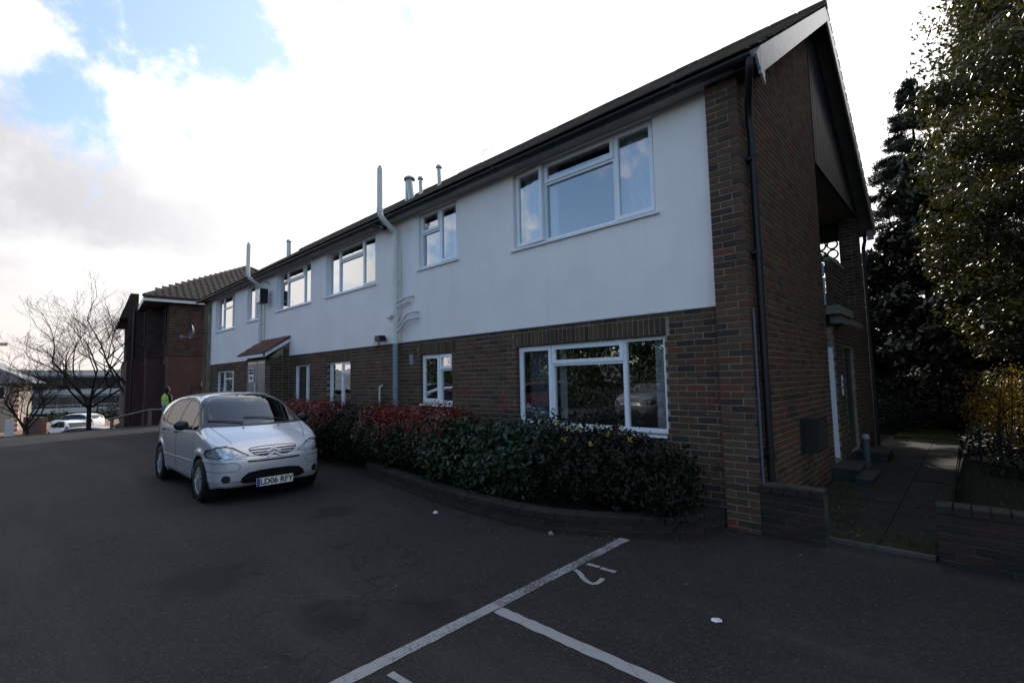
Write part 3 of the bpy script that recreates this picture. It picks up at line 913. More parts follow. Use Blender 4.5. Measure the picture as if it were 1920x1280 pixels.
# fascia, soffit, gutter
mb = PMB(); mb.box(VXL, -1.46, -.245, -.222, 4.955, 5.05); mb.build('fascia', FASCIA, bld)
x = VXL; 
while x < GX - .1:
    mb = PMB(); x1 = min(x + 2.4, GX); mb.box(x + .004, x1 - .002, -.221, -.02, 4.962 + rnd.uniform(0, .003), 4.976); mb.build('soffit_board', SOFFIT, bld); x = x1
mb = PMB(); mb.box(GX, VX - .04, -.24, .0, 4.90, 4.92); mb.prism([(-.25, 4.89), (.02, 4.89), (.16, 5.2), (-.24, 5.02)], 'x', VX - .06, VX - .04)
mb.box(GX + .002, VX - .06, -.005, .02, 4.89, 5.1); mb.build('box_end', FASCIA, bld)
mb = PMB(); seg = 9; xs = [VXL]; x = VXL
vs = []
prof = [(-.306 + .056 * math.cos(a), 4.985 + .058 * math.sin(a)) for a in [PI + PI * k / 8 for k in range(9)]]
prof2 = [(-.306 + .051 * math.cos(a), 4.985 + .053 * math.sin(a)) for a in [2 * PI - PI * k / 8 for k in range(9)]]
mb.prism(prof + prof2, 'x', VXL, VX - .06)
x = -2.3
while x > VXL:
    mb.prism([(p[0] * 1.0 + (p[0] + .306) * .12, p[1] + (p[1] - 4.985) * .12) for p in prof] + [(-.25, 5.0), (-.362, 5.0)], 'x', x, x + .05); x -= 3.0
mb.build('gutter', BLACKP, bld)


def pipe(name, path, r, m, seg=12, collars=(), parent=bld, bends=6):
    """pipe with rounded corners; collars = indices along path for sockets (given as points)"""
    pts = [Vector(path[0])]
    for i in range(1, len(path) - 1):
        a, b_, c_ = Vector(path[i - 1]), Vector(path[i]), Vector(path[i + 1])
        rr_ = min(.12, (b_ - a).length * .45, (c_ - b_).length * .45)
        p0 = b_ + (a - b_).normalized() * rr_; p1 = b_ + (c_ - b_).normalized() * rr_
        for k in range(bends + 1):
            u = k / bends; pts.append(p0.lerp(b_, u).lerp(b_.lerp(p1, u), u))
    pts.append(Vector(path[-1]))
    mb = PMB(); mb.tube(pts, r, seg)
    for c in collars:
        c0 = Vector(c[0]); c1 = Vector(c[1]); mb.tube([c0, c1], r * 1.16, seg)
    return mb.build(name, m, parent)


pipe('downpipe', [(-1.46, -.306, 4.95), (-1.47, -.30, 4.84), (-1.6, .02, 4.55), (-1.6, .08, 4.2), (-1.6, .08, .42)], .038, BLACKP,
     collars=[((-1.6, .08, 4.05), (-1.6, .08, 4.15)), ((-1.6, .08, 2.9), (-1.6, .08, 3.0)), ((-1.6, .08, .75), (-1.6, .08, .85))])
mb = PMB()
for z in (4.0, 2.95, .8): mb.box(-1.655, -1.59, .01, .15, z, z + .03)
mb.build('pipe_clip', BLACKP, bld)
pipe('waste_pipe', [(-1.645, -.05, 2.35), (-1.645, -.05, .45)], .016, mat('dark_grey_pipe', (.09, .10, .135), .5, .3))
pipe('rear_downpipe', [(-1.62, 8.40, 4.85), (-1.62, 8.40, 4.75), (-1.62, 8.05, 4.5), (-1.62, 8.05, 0)], .04, BLACKP)
# soil stacks on the front
PXs = -8.40
pipe('soil_pipe', [(PXs, -.12, 2.40), (PXs, -.12, 4.70), (PXs + .05, -.52, 4.94), (PXs + .05, -.52, 5.92)], .056, PIPEW, 16,
     collars=[((PXs, -.12, 3.62), (PXs, -.12, 3.70)), ((PXs, -.12, 2.86), (PXs, -.12, 3.10)), ((PXs, -.12, 4.42), (PXs, -.12, 4.5)), ((PXs + .05, -.52, 5.02), (PXs + .05, -.52, 5.1))])
mb = PMB(); mb.lathe([(.001, .06), (.03, .05), (.035, .0), (.02, 0)], (PXs + .05, -.52, 5.92), 'z', 10); mb.build('pipe_cap', PIPEG, bld)
pipe('lower_soil_pipe', [(PXs, -.12, .1), (PXs, -.12, 2.40)], .056, PIPEG, 16, collars=[((PXs, -.12, 1.5), (PXs, -.12, 1.56))])
for z, dx, dz in ((3.22, .5, .08), (3.12, .40, .07)):
    pipe('branch_pipe', [(PXs, -.12, z), (PXs + dx * .7, -.12, z + dz), (PXs + dx, -.03, z + dz + .02)], .022, PIPEW, 8)
for z, dz in ((2.72, .24), (2.62, .22)):
    pipe('branch_pipe', [(PXs + .03, -.12, z), (PXs + .25, -.12, z + .12), (PXs + .38, -.12, z + dz), (PXs + .62, -.12, z + dz + .03), (PXs + .66, -.02, z + dz + .03)], .024, PIPEW, 8)
pipe('branch_pipe', [(PXs, -.12, 2.93), (PXs - .28, -.12, 2.97), (PXs - .34, -.02, 2.99)], .045, PIPEW, 10)
mb = PMB(); mb.lathe([(.001, -.14), (.05, -.13), (.055, -.1), (.055, 0)], (PXs, -.10, 2.97), 'y', 14); mb.build('access_cap', PIPEW, bld)
pipe('gas_pipe', [(PXs + .075, -.035, 2.43), (PXs + .075, -.035, 4.3)], .011, mat('tan_pipe', (.66, .61, .50), .6), 6)
pipe('flue_elbow', [(-8.95, -.3, 4.93), (-8.72, -.22, 4.86), (-8.52, -.30, 4.78)], .05, BLACKP, 12)
PX2 = -16.0
pipe('soil_pipe', [(PX2, -.12, 2.78), (PX2, -.12, 4.68), (PX2 + .05, -.52, 4.94), (PX2 + .05, -.52, 5.95)], .056, PIPEW, 14,
     collars=[((PX2, -.12, 3.25), (PX2, -.12, 3.35))])
mb = PMB(); mb.lathe([(.001, .07), (.035, .05), (.035, .0)], (PX2 + .05, -.52, 5.95), 'z', 10); mb.build('pipe_cap', PIPEG, bld)
pipe('gas_pipe', [(PX2 + .09, -.03, 2.8), (PX2 + .09, -.03, 4.5)], .014, MATS['tan_pipe'], 6)
pipe('overflow_pipe', [(-9.07, -.08, 1.0), (-9.07, -.08, 1.53), (-9.07, -.01, 1.56)], .018, PIPEW, 8)
# wall vents
def vent(x, z, w_, h, m, y0=-.022):
    mb = PMB(); mb.box(x, x + w_, y0 - .012, y0 + .01, z, z + h)
    for k in range(int(h / .026)): mb.box(x + .012, x + w_ - .012, y0 - .018, y0 - .012, z + .012 + k * .026, z + .024 + k * .026)
    mb.build('air_vent', m, bld)
vent(-8.10, 4.66, .20, .13, RENDER); vent(-8.08, 1.96, .13, .20, PIPEG, 0.0)
for x in (-12.33, -12.14): 
    mb = PMB(); mb.box(x - .05, x + .05, -.004, .01, 1.98, 2.12); mb.build('air_brick', mat('terracotta', (.19, .045, .03), .8), bld)
for a, b_ in ((-14.9, 4.02), (-9.2, 3.70), (-15.55, 3.35)):
    mb = PMB(); mb.lathe([(.001, -.004), (.02, -.004), (.02, 0)], (a + .6, -.019, b_), 'y', 10); mb.build('plug', SILLM, bld)
# roof vents and chimney
def roof_vent(x, y, h, r_, lean=0.0, cap=1.6):
    z = roof_z(y)
    mb = PMB(); top = (x - lean, y, z + h)
    mb.tube([(x, y, z - .1), top], r_, 12); mb.lathe([(.001, .09), (r_ * cap * .7, .08), (r_ * cap, .03), (r_ * cap, 0), (r_ * .9, -.02)], top, 'z', 14)
    mb.build('roof_vent', METAL, bld)
roof_vent(-11.70, 2.4, .62, .055); roof_vent(-11.45, 2.4, .62, .10, .12, 1.7); roof_vent(-11.0, 2.4, .46, .055, .03); roof_vent(-10.15, 2.4, .52, .055, .03); roof_vent(-19.3, 2.0, .60, .08, 0, 1.3)
mb = PMB(); mb.box(-11.6, -10.5, RIDGE_Y + .3, RIDGE_Y + .9, 7.2, 8.32); mb.build('chimney', BRICK, bld)
mb = PMB(); mb.tube([(-10.5, 4.4, 8.0), (-10.5, 4.4, 8.75)], .012, 6); mb.tube([(-10.55, 4.4, 8.72), (-9.9, 4.4, 8.70)], .008, 6)
for k in range(4): mb.tube([(-10.4 + k * .14, 4.25, 8.71), (-10.4 + k * .14, 4.55, 8.71)], .005, 5)
mb.build('aerial', METAL, bld)

# barge boards
def barge(y0, y1, dz0, name, m):
    mb = PMB(); n_ = 8; top = []; bot = []
    for k in range(n_ + 1):
        y = y0 + (y1 - y0) * k / n_
        top.append((y, roof_z(y, .035))); bot.append((y, roof_z(y, .035) - (dz0 + .03 * (1 - k / n_))))
    mb.prism(top + bot[::-1], 'x', VX - .035, VX - .008); return mb.build(name, m, bld)
barge(-.18, RIDGE_Y - .003, .27, 'barge_board', BARGE)
barge(RIDGE_Y + .003, 2 * RIDGE_Y + .25, .27, 'barge_board', BARGE)
mb = PMB(); mb.prism([(-.30, 4.97), (-.20, 4.86), (-.04, 4.74), (-.04, 4.95), (-.18, 5.10)], 'x', VX - .036, VX - .010); mb.build('barge_foot', BARGE, bld)
mb = PMB(); mb.box(GX + .1, VX - .05, BACK_Y + .3, BACK_Y + .34, 4.72, 4.98); mb.build('rear_fascia', BARGE, bld)
mb = PMB(); mb.box(-5, VX - .05, BACK_Y + .35, BACK_Y + .5, 4.86, 4.95); mb.build('rear_gutter', BLACKP, bld)

# meter box, side door, notice, rear things on gable side
mb = PMB(); mb.box(GX + .001, GX + .19, 1.62, 2.22, .62, 1.06); mb.build('meter_box', mat('black_box', (.02, .02, .02), .45, .4, var=.3), bld)
mb = PMB(); mb.box(GX + .19, GX + .196, 1.66, 2.18, .66, 1.02); mb.build('meter_box_door', mat('black_box_door', (.035, .034, .033), .5, .4, var=.4, vscale=12), bld)
mb = PMB(); mb.box(-1.80, GX - .005, 4.02, 4.075, .24, 2.07); mb.build('white_door', mat('white_door', (.72, .73, .76), .5, .4), bld)
mb = PMB(); mb.box(GX - .09, GX - .05, 5.05, 5.95, .2, 2.1); mb.build('side_door', WOODD, bld)
mb = PMB(); mb.box(-1.86, GX + .01, 3.66, 4.14, .1, .22); mb.build('threshold', CONC, bld)


# ------------------------------------------------------------------- windows
def ring_bar(mb, x0, x1, z0, z1, w_, y0, y1):
    mb.box(x0, x0 + w_, y0, y1, z0, z1); mb.box(x1 - w_, x1, y0, y1, z0, z1)
    mb.box(x0 + w_, x1 - w_, y0, y1, z0, z0 + w_); mb.box(x0 + w_, x1 - w_, y0, y1, z1 - w_, z1)


def window(parent, x0, x1, z0, z1, cells, yb=.05, sill=True, curtains=(), deep=.07, org=None):
    """cells: (xa, xb, za, zb, kind); parent in world coordinates. Frame mesh is the window part"""
    fr = PMB()
    w_ = .05
    ring_bar(fr, x0 + .004, x1 - .004, z0 + .004, z1 - .004, w_, yb, yb + deep)
    xs = sorted({c[0] for c in cells} | {c[1] for c in cells})
    for c in cells:
        if c[1] < x1 - .06:   # mullion on the right of this cell
            pass
    done = set()
    for c in cells:
        xa, xb, za, zb, kd = c
        if xb < x1 - .02 and round(xb, 3) not in done:
            full = [q for q in cells if abs(q[1] - xb) < .01]
            fr.box(xb - .026, xb + .026, yb + .001, yb + deep - .001, z0 + w_, z1 - w_); done.add(round(xb, 3))
        if za > z0 + .02:
            fr.box(xa + .026, xb - .026, yb + .002, yb + deep - .002, za - .024, za + .024)
    wn = fr.build('window', UPVC, parent)
    for (xa, xb, za, zb, kd) in cells:
        a = xa + (w_ if xa < x0 + .02 else .026); b_ = xb - (w_ if xb > x1 - .02 else .026)
        c_ = za + (w_ if za < z0 + .02 else .024); d_ = zb - (w_ if zb > z1 - .02 else .024)
        if kd == 'fixed':
            mb = MB(); mb.quad((a, 0, c_), (b_, 0, c_), (b_, 0, d_), (a, 0, d_)); q = mb.build('pane', GLASS, wn)
            q.location = Vector((0, yb + .035 + rnd.uniform(-.001, .001), 0)) - org_of(wn); q.rotation_euler = (rnd.uniform(-.0008, .0008), 0, 0)
        else:
            a -= .016; b_ += .016; c_ -= .014; d_ += .014
            hx = a if kd != 'openr' else b_
            sh = MB(); ring_bar(sh, a - hx, b_ - hx, c_, d_, .052, -.018, .03)
            s_ = sh.build('sash', UPVC, wn)
            gl2 = MB(); gl2.quad((a - hx + .05, .008, c_ + .05), (b_ - hx - .05, .008, c_ + .05), (b_ - hx - .05, .008, d_ - .05), (a - hx + .05, .008, d_ - .05))
            q = gl2.build('pane', GLASS, wn)
            for ob in (s_, q):
                ob.location = Vector((hx, yb, 0)) - org_of(wn)
                if kd == 'open': ob.rotation_euler = (0, 0, -R(5.0))
                if kd == 'openr': ob.rotation_euler = (0, 0, R(2.5))
                if kd == 'top':
                    pass
    if sill:
        mb = PMB(); mb.prism([(yb + .06, z0 + .006), (yb + .06, z0 - .03), (-.055 if z0 > 3 else -.03, z0 - .045), (-.055 if z0 > 3 else -.03, z0 - .02)], 'x', x0 - (.05 if z0 > 3 else -.01), x1 + (.05 if z0 > 3 else -.01))
        mb.build('sill', SILLM, wn)
    for (ca, cb, m_, yy) in curtains:
        n_ = max(6, int((cb - ca) / .018)); vs = []; fs = []
        for i in range(n_ + 1):
            x = ca + (cb - ca) * i / n_; dy = .022 * math.sin(i * .95 + ca) + .012 * math.sin(i * .37)
            vs += [(x, yy + dy, z0 + .02), (x + .01 * math.sin(i * .2), yy + dy * .8, z1 - .01)]
        for i in range(n_): fs.append((i * 2, i * 2 + 2, i * 2 + 3, i * 2 + 1))
        mb = PMB(); mb.add(vs, fs, smooth=True); mb.build('curtain', m_, wn)
    return wn


def org_of(o_):
    off = Vector((0, 0, 0)); p = o_
    while p is not None: off = off + Vector(p.location); p = p.parent
    return off


bpy.context.view_layer.update()


def three(x0, x1, z0, z1, fl, fr_, tz, kinds=('sash', 'sash', 'fixed', 'sash')):
    a = x0 + (x1 - x0) * fl; b_ = x0 + (x1 - x0) * fr_
    return [(x0, a, z0, z1, kinds[0]), (a, b_, tz, z1, kinds[1]), (a, b_, z0, tz, kinds[2]), (b_, x1, z0, z1, kinds[3])]


def win3(key, kinds, fl=.25, fr_=.755, tz=None, cur=(), src=UPW):
    x0, x1, z0, z1 = src[key]
    tz = tz or z1 - .335
    window(bld, x0, x1, z0, z1, three(x0, x1, z0, z1, fl, fr_, tz, kinds), .05 if src is UPW else .07, True, cur)


win3('w1', ('open', 'sash', 'fixed', 'sash'), tz=4.605, cur=[(-5.12, -4.5, CURT, .2), (-4.5, -4.44, CURT, .2), (-3.35, -2.76, CURT, .2)])
x0, x1, z0, z1 = UPW['w2']; xm = x0 + .62
window(bld, x0, x1, z0, z1, [(x0, xm, 4.53, z1, 'sash'), (x0, xm, z0, 4.53, 'fixed'), (xm, x1, z0, z1, 'sash')], .05, True, [(-7.5, -7.2, CURT, .22), (-6.95, -6.62, CURT, .22)])
win3('w3', ('fixed', 'sash', 'fixed', 'openr'), tz=4.60, cur=[(-11.7, -11.35, CURT, .25), (-9.8, -9.4, LACE, .25)])
win3('w4', ('fixed', 'sash', 'fixed', 'fixed'), tz=4.60, fl=.29, fr_=.77, cur=[(-14.9, -14.5, CURT, .25), (-13.1, -12.7, CURT, .25)])
x0, x1, z0, z1 = UPW['w5']; xm = x0 + .66
window(bld, x0, x1, z0, z1, [(x0, xm, z0, z1, 'sash'), (xm, x1, 4.47, z1, 'sash'), (xm, x1, z0, 4.47, 'fixed')], .05, True, [(-17.4, -17.0, CURT, .25)])
win3('w6', ('fixed', 'fixed', 'fixed', 'fixed'), fl=.33, fr_=.80, tz=4.48, cur=[(-20.95, -20.6, CURT, .25)])
win3('gb', ('sash', 'sash', 'fixed', 'fixed'), fl=.27, fr_=.758, tz=1.845, src=LOWW, cur=[(-5.1, -4.6, LACE, .22), (-4.5, -4.38, CURT, .22), (-2.93, -2.74, CURT, .22)])
x0, x1, z0, z1 = LOWW['gs']; xm = x0 + .545
window(bld, x0, x1, z0, z1, [(x0, xm, z0, z1, 'sash'), (xm, x1, 1.84, z1, 'open'), (xm, x1, z0, 1.84, 'fixed')], .07, True)
x0, x1, z0, z1 = LOWW['g2']; xm = x0 + .63
window(bld, x0, x1, z0, z1, [(x0, xm, z0, z1, 'fixed'), (xm, x1, 1.86, z1, 'sash'), (xm, x1, z0, 1.86, 'fixed')], .07, True, [(x0 + .05, x1 - .05, LACE, .2)])
x0, x1, z0, z1 = LOWW['g3']; xm = x0 + .70
window(bld, x0, x1, z0, z1, [(x0, xm, z0, z1, 'fixed'), (xm, x1, z0, z1, 'fixed')], .07, True, [(x0 + .05, x1 - .05, LACE, .2)])
win3('g4', ('fixed', 'fixed', 'fixed', 'fixed'), fl=.36, fr_=.83, tz=1.85, src=LOWW, cur=[(-20.8, -18.9, LACE, .2)])

# =================================================================== PORCH (bin store with lean-to roof)
po = empty('lean_to_store', (-15.0, -.22, 0)); tag(po, 'small brick lean-to store with red tiled roof and grey double doors', 'store')
X0, X1, YP = -15.95, -13.98, -.52
mb = PMB(); mb.box(X0 + .006, X1 - .006, YP + .006, -.002, -.3, 2.36); mb.prism([(YP, 2.36), (-.006, 2.36), (-.006, 2.86)], 'x', X0 + .006, X1 - .006); mb.build('core', MORTAR, po)
pc = []
for n_ in range(-22, 18):
    zc = Z0 + CH * n_ + CH / 2; y = YP + (.0 if n_ % 2 else .0); seq = (.215, .1025) if n_ % 2 else (.1025, .215); i = 0
    while y < -.03:
        y1 = min(y + seq[i % 2], -.02)
        if zc + .03 < 2.36 + (y - YP) * .96: pc.append((face_mtx((X1, (y + y1) / 2, zc), '+x'), y1 - y, .05, .065, tone_r() * .6))
        y = y1 + .01; i += 1
    if zc < 2.34:
        for xa, xb in ((X0, X0 + .21), (X1 - .30, X1)):
            pc.append((face_mtx(((xa + xb) / 2, YP, zc), '-y'), xb - xa, .05, .065, tone_r()))
emit_pieces(pc, 'brick', po, BRICK, 'brickwork', 250)
for xa, xb in ((X0 + .24, X0 + 1.02), (X0 + 1.05, X1 - .33)):
    mb = PMB(); mb.box(xa, xb, YP - .02, YP + .01, .1, 2.30)
    d = mb.build('door', DOORG, po)
    mb = PMB(); mb.box(xa + .03, xb - .03, YP - .026, YP - .02, 2.22, 2.28); mb.build('door_rail', METAL, d)
mb = PMB(); mb.box(X0 - .12, X1 + .06, YP - .20, YP - .17, 2.38, 2.47); mb.build('fascia', SILLM, po)
mb = PMB(); mb.prism([(YP - .2, 2.36), (YP - .2, 2.47), (-.01, 2.98), (-.01, 2.82)], 'x', X1 + .03, X1 + .06); mb.build('barge_board', SILLM, po)
mb = PMB(); mb.prism([(YP - .2, 2.46), (YP - .2, 2.48), (-.01, 2.99), (-.01, 2.93)], 'x', X0 - .15, X1 + .06); mb.build('roof', FASCIA, po)
pt = []; ln = math.hypot(YP - .2, .51); pa = math.atan2(.51, -YP + .2)
for j in range(int(ln / .11) + 1):
    s_ = j * .11 - .02; x = X0 - .08 - (.08 if j % 2 else 0)
    while x < X1 + .06:
        pt.append((Matrix.Translation((x, YP - .2 + s_ * math.cos(pa), 2.495 + s_ * math.sin(pa))) @ Matrix.Rotation(pa - .07, 4, 'X') @ Matrix.Rotation(rnd.uniform(-.02, .02), 4, 'Z'), .16, .16, .013, min(1, max(0, .15 + j * .1 + rnd.uniform(-.3, .3)))))
        x += .165
emit_pieces(pt, 'roof_tile', po, TILE_RED, 'roof_tiling', 200, variants=8, ch=.003)


def text_mesh(body, size, name, m, parent, loc, rot, extr=.002, align='CENTER', bold=0.0):
    cu = bpy.data.curves.new(name, 'FONT'); cu.body = body; cu.size = size; cu.extrude = extr; cu.align_x = align; cu.align_y = 'CENTER'
    cu.offset = bold; cu.space_line = .95
    tmp = bpy.data.objects.new('tmp', cu); COL.objects.link(tmp)
    dg = bpy.context.evaluated_depsgraph_get(); dg.update()
    me = bpy.data.meshes.new_from_object(tmp.evaluated_get(dg)); bpy.data.objects.remove(tmp); bpy.data.curves.remove(cu)
    me.materials.clear(); me.materials.append(m)
    o_ = link(name, me, parent); o_.location = loc; o_.rotation_euler = rot
    return o_


INK = mat('black_ink', (.015, .015, .017), .6, .2)
WHITES = mat('sign_white', (.72, .73, .75), .5, .4)
sg = empty('parking_sign', (X0 + .59, YP - .03, 1.90)); tag(sg, 'white private parking notice on the grey store door', 'sign')
mb = MB(); mb.box(-.20, .20, -.004, .004, -.20, .20); mb.build('panel', WHITES, sg)
text_mesh('PRIVATE\nPARKING', .092, 'lettering', INK, sg, (0, -.006, .10), (R(90), 0, 0), bold=.003)
text_mesh('RESIDENTS\nONLY', .058, 'lettering', INK, sg, (0, -.006, -.10), (R(90), 0, 0), bold=.002)
sg = empty('door_notice', (X0 + .90, YP - .03, 1.47)); tag(sg, 'narrow white notice strip beside the parking sign on the store door', 'sign')
mb = MB(); mb.box(-.035, .035, -.003, .003, -.2, .2); mb.build('panel', WHITES, sg)
for z in (.12, .05, -.02, -.1):
    mb = MB(); mb.box(-.022, .022, -.005, -.003, z, z + .012); mb.build('print_line', INK, sg)


# =================================================================== fixtures on the walls
def fixture_flood(name, loc, label):
    e_ = empty(name, loc); tag(e_, label, 'floodlight')
    return e_
e_ = fixture_flood('floodlight', (-15.62, -.03, 4.30), 'square floodlight on a bracket high on the white wall beside the left pipe')
mb = MB(); mb.box(-.02, .26, -.32, -.10, -.22, .22); mb.build('housing', BLACKP, e_)
mb = MB(); mb.box(-.01, .25, -.335, -.32, -.20, .20); mb.build('lens', mat('lamp_lens', (.45, .46, .42), .15, .6), e_)
mb = MB(); mb.tube([(.1, 0, .42), (.1, -.12, .46), (.1, -.2, .42), (.1, -.2, .2)], .02, 8); mb.build('bracket', METAL, e_)
e_ = fixture_flood('security_light', (-9.05, -.02, 2.50), 'small cream sensor box and black lamp below the white wall')
mb = MB(); mb.box(-.26, -.10, -.07, .0, -.09, .10); mb.build('sensor_box', mat('cream_box', (.55, .53, .42), .5), e_)
mb = MB(); mb.box(.02, .20, -.20, -.06, -.02, .10); mb.lathe([(.0, -.09), (.03, -.09), (.03, 0)], (.1, 0, .05), 'y', 10); mb.build('housing', BLACKP, e_)
# ring bell notice on the side wall
sg = empty('warning_notice', (GX + .004, 4.62, 1.42)); tag(sg, 'small red and white notice on the dark side wall by the path', 'sign')
mb = MB(); mb.box(0, .006, -.08, .08, -.17, .17); mb.build('panel', WHITES, sg)
for z in (-.06, .05):
    mb = MB(); mb.box(.006, .008, -.08, .08, z, z + .03); mb.build('red_band', mat('sign_red', (.35, .02, .02), .5), sg)
# low posts and steps by the side entrance
e_ = empty('vent_post', (-1.40, 4.75, 0)); tag(e_, 'short grey round post beside the side entrance steps', 'post')
mb = MB(); mb.tube([(0, 0, 0), (0, 0, .50)], .055, 14); mb.build('post', mat('dark_post', (.07, .07, .068), .7), e_)
mb = MB(); mb.lathe([(.001, .58), (.05, .57), (.065, .52), (.065, .49), (.055, .49)], (0, 0, 0), 'z', 14); mb.build('cap', PIPEG, e_)
STEPM = mat('step_stone', (.045, .045, .043), .9, .25, var=.3, vscale=5, bump=.4)
for i, (xa, xb, ya, yb_, z, lb) in enumerate(((-1.655, -1.33, 3.3, 4.15, .16, 'upper concrete step under the white side door'), (-1.33, -1.14, 3.05, 3.85, .08, 'lower concrete step beside the side path'),
                                       (-1.655, -1.2, 5.5, 6.3, .14, 'far concrete step behind the grey post'))):
    e_ = MB(); e_.box(xa, xb, ya, yb_, -.05, z); e_.box(xa - .0, xb + .02, ya - .02, yb_ + .02, z, z + .035); tag(e_.build('step', STEPM), lb, 'step')

# =================================================================== garden walls and planter
def brick_run(name, label, pts, h, z0, mtl, coping=True, thick=.1025, start=0.0, group=None, top_soldier=False):
    """low brick wall following a polyline (front line), bricks as parts"""
    th = empty(name, (pts[0][0], pts[0][1], 0)); tag(th, label, 'wall', group)
    P = [Vector(p) for p in pts]
    cum = [0]
    for i in range(1, len(P)): cum.append(cum[-1] + (P[i] - P[i - 1]).length)
    def at_(s_):
        s_ = max(0, min(cum[-1], s_))
        for i in range(1, len(P)):
            if s_ <= cum[i] + 1e-9:
                u = (s_ - cum[i - 1]) / (cum[i] - cum[i - 1]); return P[i - 1].lerp(P[i], u), (P[i] - P[i - 1]).normalized()
    pcs = []; rows = int(round((h - (.075 if coping else 0)) / .075))
    for j in range(rows):
        s_ = -.11 if j % 2 else 0
        zc = z0 + .075 * j + .0375
        while s_ < cum[-1]:
            a = max(s_, 0); b_ = min(s_ + .215, cum[-1])
            if b_ - a > .04:
                p, d = at_((a + b_) / 2); ang_ = math.atan2(d.y, d.x)
                pcs.append((face_mtx((p.x, p.y, zc), ang_), b_ - a, thick, .065, tone_r()))
            s_ += .225
    if coping:
        s_ = 0; w_ = .215 if not top_soldier else .105
        while s_ < cum[-1] - .03:
            b_ = min(s_ + w_, cum[-1]); p, d = at_((s_ + b_) / 2); ang_ = math.atan2(d.y, d.x); nn = Vector((d.y, -d.x))
            q = p + nn * .012
            pcs.append((face_mtx((q.x, q.y, z0 + .075 * rows + .0375), ang_), b_ - s_, thick + .11, .068, tone_r() * .5)); s_ += w_ + .01
    emit_pieces(pcs, 'brick', th, mtl, 'brickwork', 300, jit=.0025)
    mb = PMB()
    n_ = max(2, int(cum[-1] / .12))
    for i in range(n_):
        (p, d), (q, d2) = at_(cum[-1] * i / n_), at_(cum[-1] * (i + 1) / n_)
        nn = Vector((-d.y, d.x)); n2_ = Vector((-d2.y, d2.x))
        if i == n_ - 1: n2_ = nn
        top = z0 + h - .012
        a0, a1, b0, b1 = p + nn * .006, p + nn * (thick + .08), q + n2_ * .006, q + n2_ * (thick + .08)
        mb.add([(a0.x, a0.y, z0 - .1), (b0.x, b0.y, z0 - .1), (b0.x, b0.y, top), (a0.x, a0.y, top), (a1.x, a1.y, z0 - .1), (b1.x, b1.y, z0 - .1), (b1.x, b1.y, top), (a1.x, a1.y, top)],
               [(0, 1, 2, 3), (3, 2, 6, 7), (5, 4, 7, 6), (0, 3, 7, 4), (1, 5, 6, 2)])
    mb.build('mortar', MORTAR_D, th)
    return th


bedpts = [(-8.25, -.62), (-7.95, -1.0), (-7.6, -1.12), (-5.6, -1.43), (-4.72, -1.51), (-3.9, -1.52), (-3.5, -1.48), (-3.22, -1.38), (-2.95, -1.26), (-2.72, -1.10), (-2.5, -.94), (-2.34, -.80), (-2.2, -.62), (-2.1, -.42), (-2.05, -.2), (-2.03, -.12)]
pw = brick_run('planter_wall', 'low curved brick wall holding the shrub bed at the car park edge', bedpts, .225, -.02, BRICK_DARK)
mb = PMB(); inner = [(-8.2, -.45)] + [(x + .0, y_ + .12) for x, y_ in bedpts[2:-2]] + [(-2.1, -.02), (-8.3, -.02)]
mb.add([(x, y_, .13) for x, y_ in inner], [tuple(range(len(inner)))]); mb.build('soil', SOIL, pw)
mb = MB(); mb.box(-22, -8.2, -.62, -.004, -.05, .05); o = mb.build('bed_soil', SOIL); o['kind'] = 'structure'
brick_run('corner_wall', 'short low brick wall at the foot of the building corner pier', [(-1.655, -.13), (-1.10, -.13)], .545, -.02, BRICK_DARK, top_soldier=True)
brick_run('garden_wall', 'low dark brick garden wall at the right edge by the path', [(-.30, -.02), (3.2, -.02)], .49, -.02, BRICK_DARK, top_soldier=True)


# =================================================================== vegetation
def leaves(name, C_, Nn, size, mtl, parent=None, tone=None, young=None, aspect=.5, flop=.35, seed=1):
    """leaf-shaped folded quads: C_ centres (n,3), Nn outward directions"""
    rs = np.random.RandomState(seed); n_ = len(C_)
    nrm = Nn + rs.normal(0, .55, (n_, 3)); nrm[:, 2] += .25; nrm /= np.linalg.norm(nrm, axis=1)[:, None] + 1e-9
    t_ = rs.normal(0, 1, (n_, 3)); t_[:, 2] -= flop; t_ -= nrm * (t_ * nrm).sum(1)[:, None]; t_ /= np.linalg.norm(t_, axis=1)[:, None] + 1e-9
    s_ = np.cross(nrm, t_); sz = (size * rs.uniform(.45, 1.45, n_))[:, None]
    a = C_ - t_ * sz * .5; b_ = C_ + s_ * sz * aspect * .5 - nrm * sz * .08 - t_ * sz * .05; c_ = C_ + t_ * sz * .5 - nrm * sz * .10; d_ = C_ - s_ * sz * aspect * .5 - nrm * sz * .08 - t_ * sz * .05
    Vv = np.stack([a, b_, c_, d_], 1).reshape(-1, 3); Ff = np.arange(n_ * 4).reshape(-1, 4)
    if tone is None: tone = rs.uniform(0, 1, n_)
    me = np_mesh(name, Vv, Ff, mtl, tone=tone, extra={'young': young if young is not None else np.zeros(n_)})
    return link(name, me, parent)


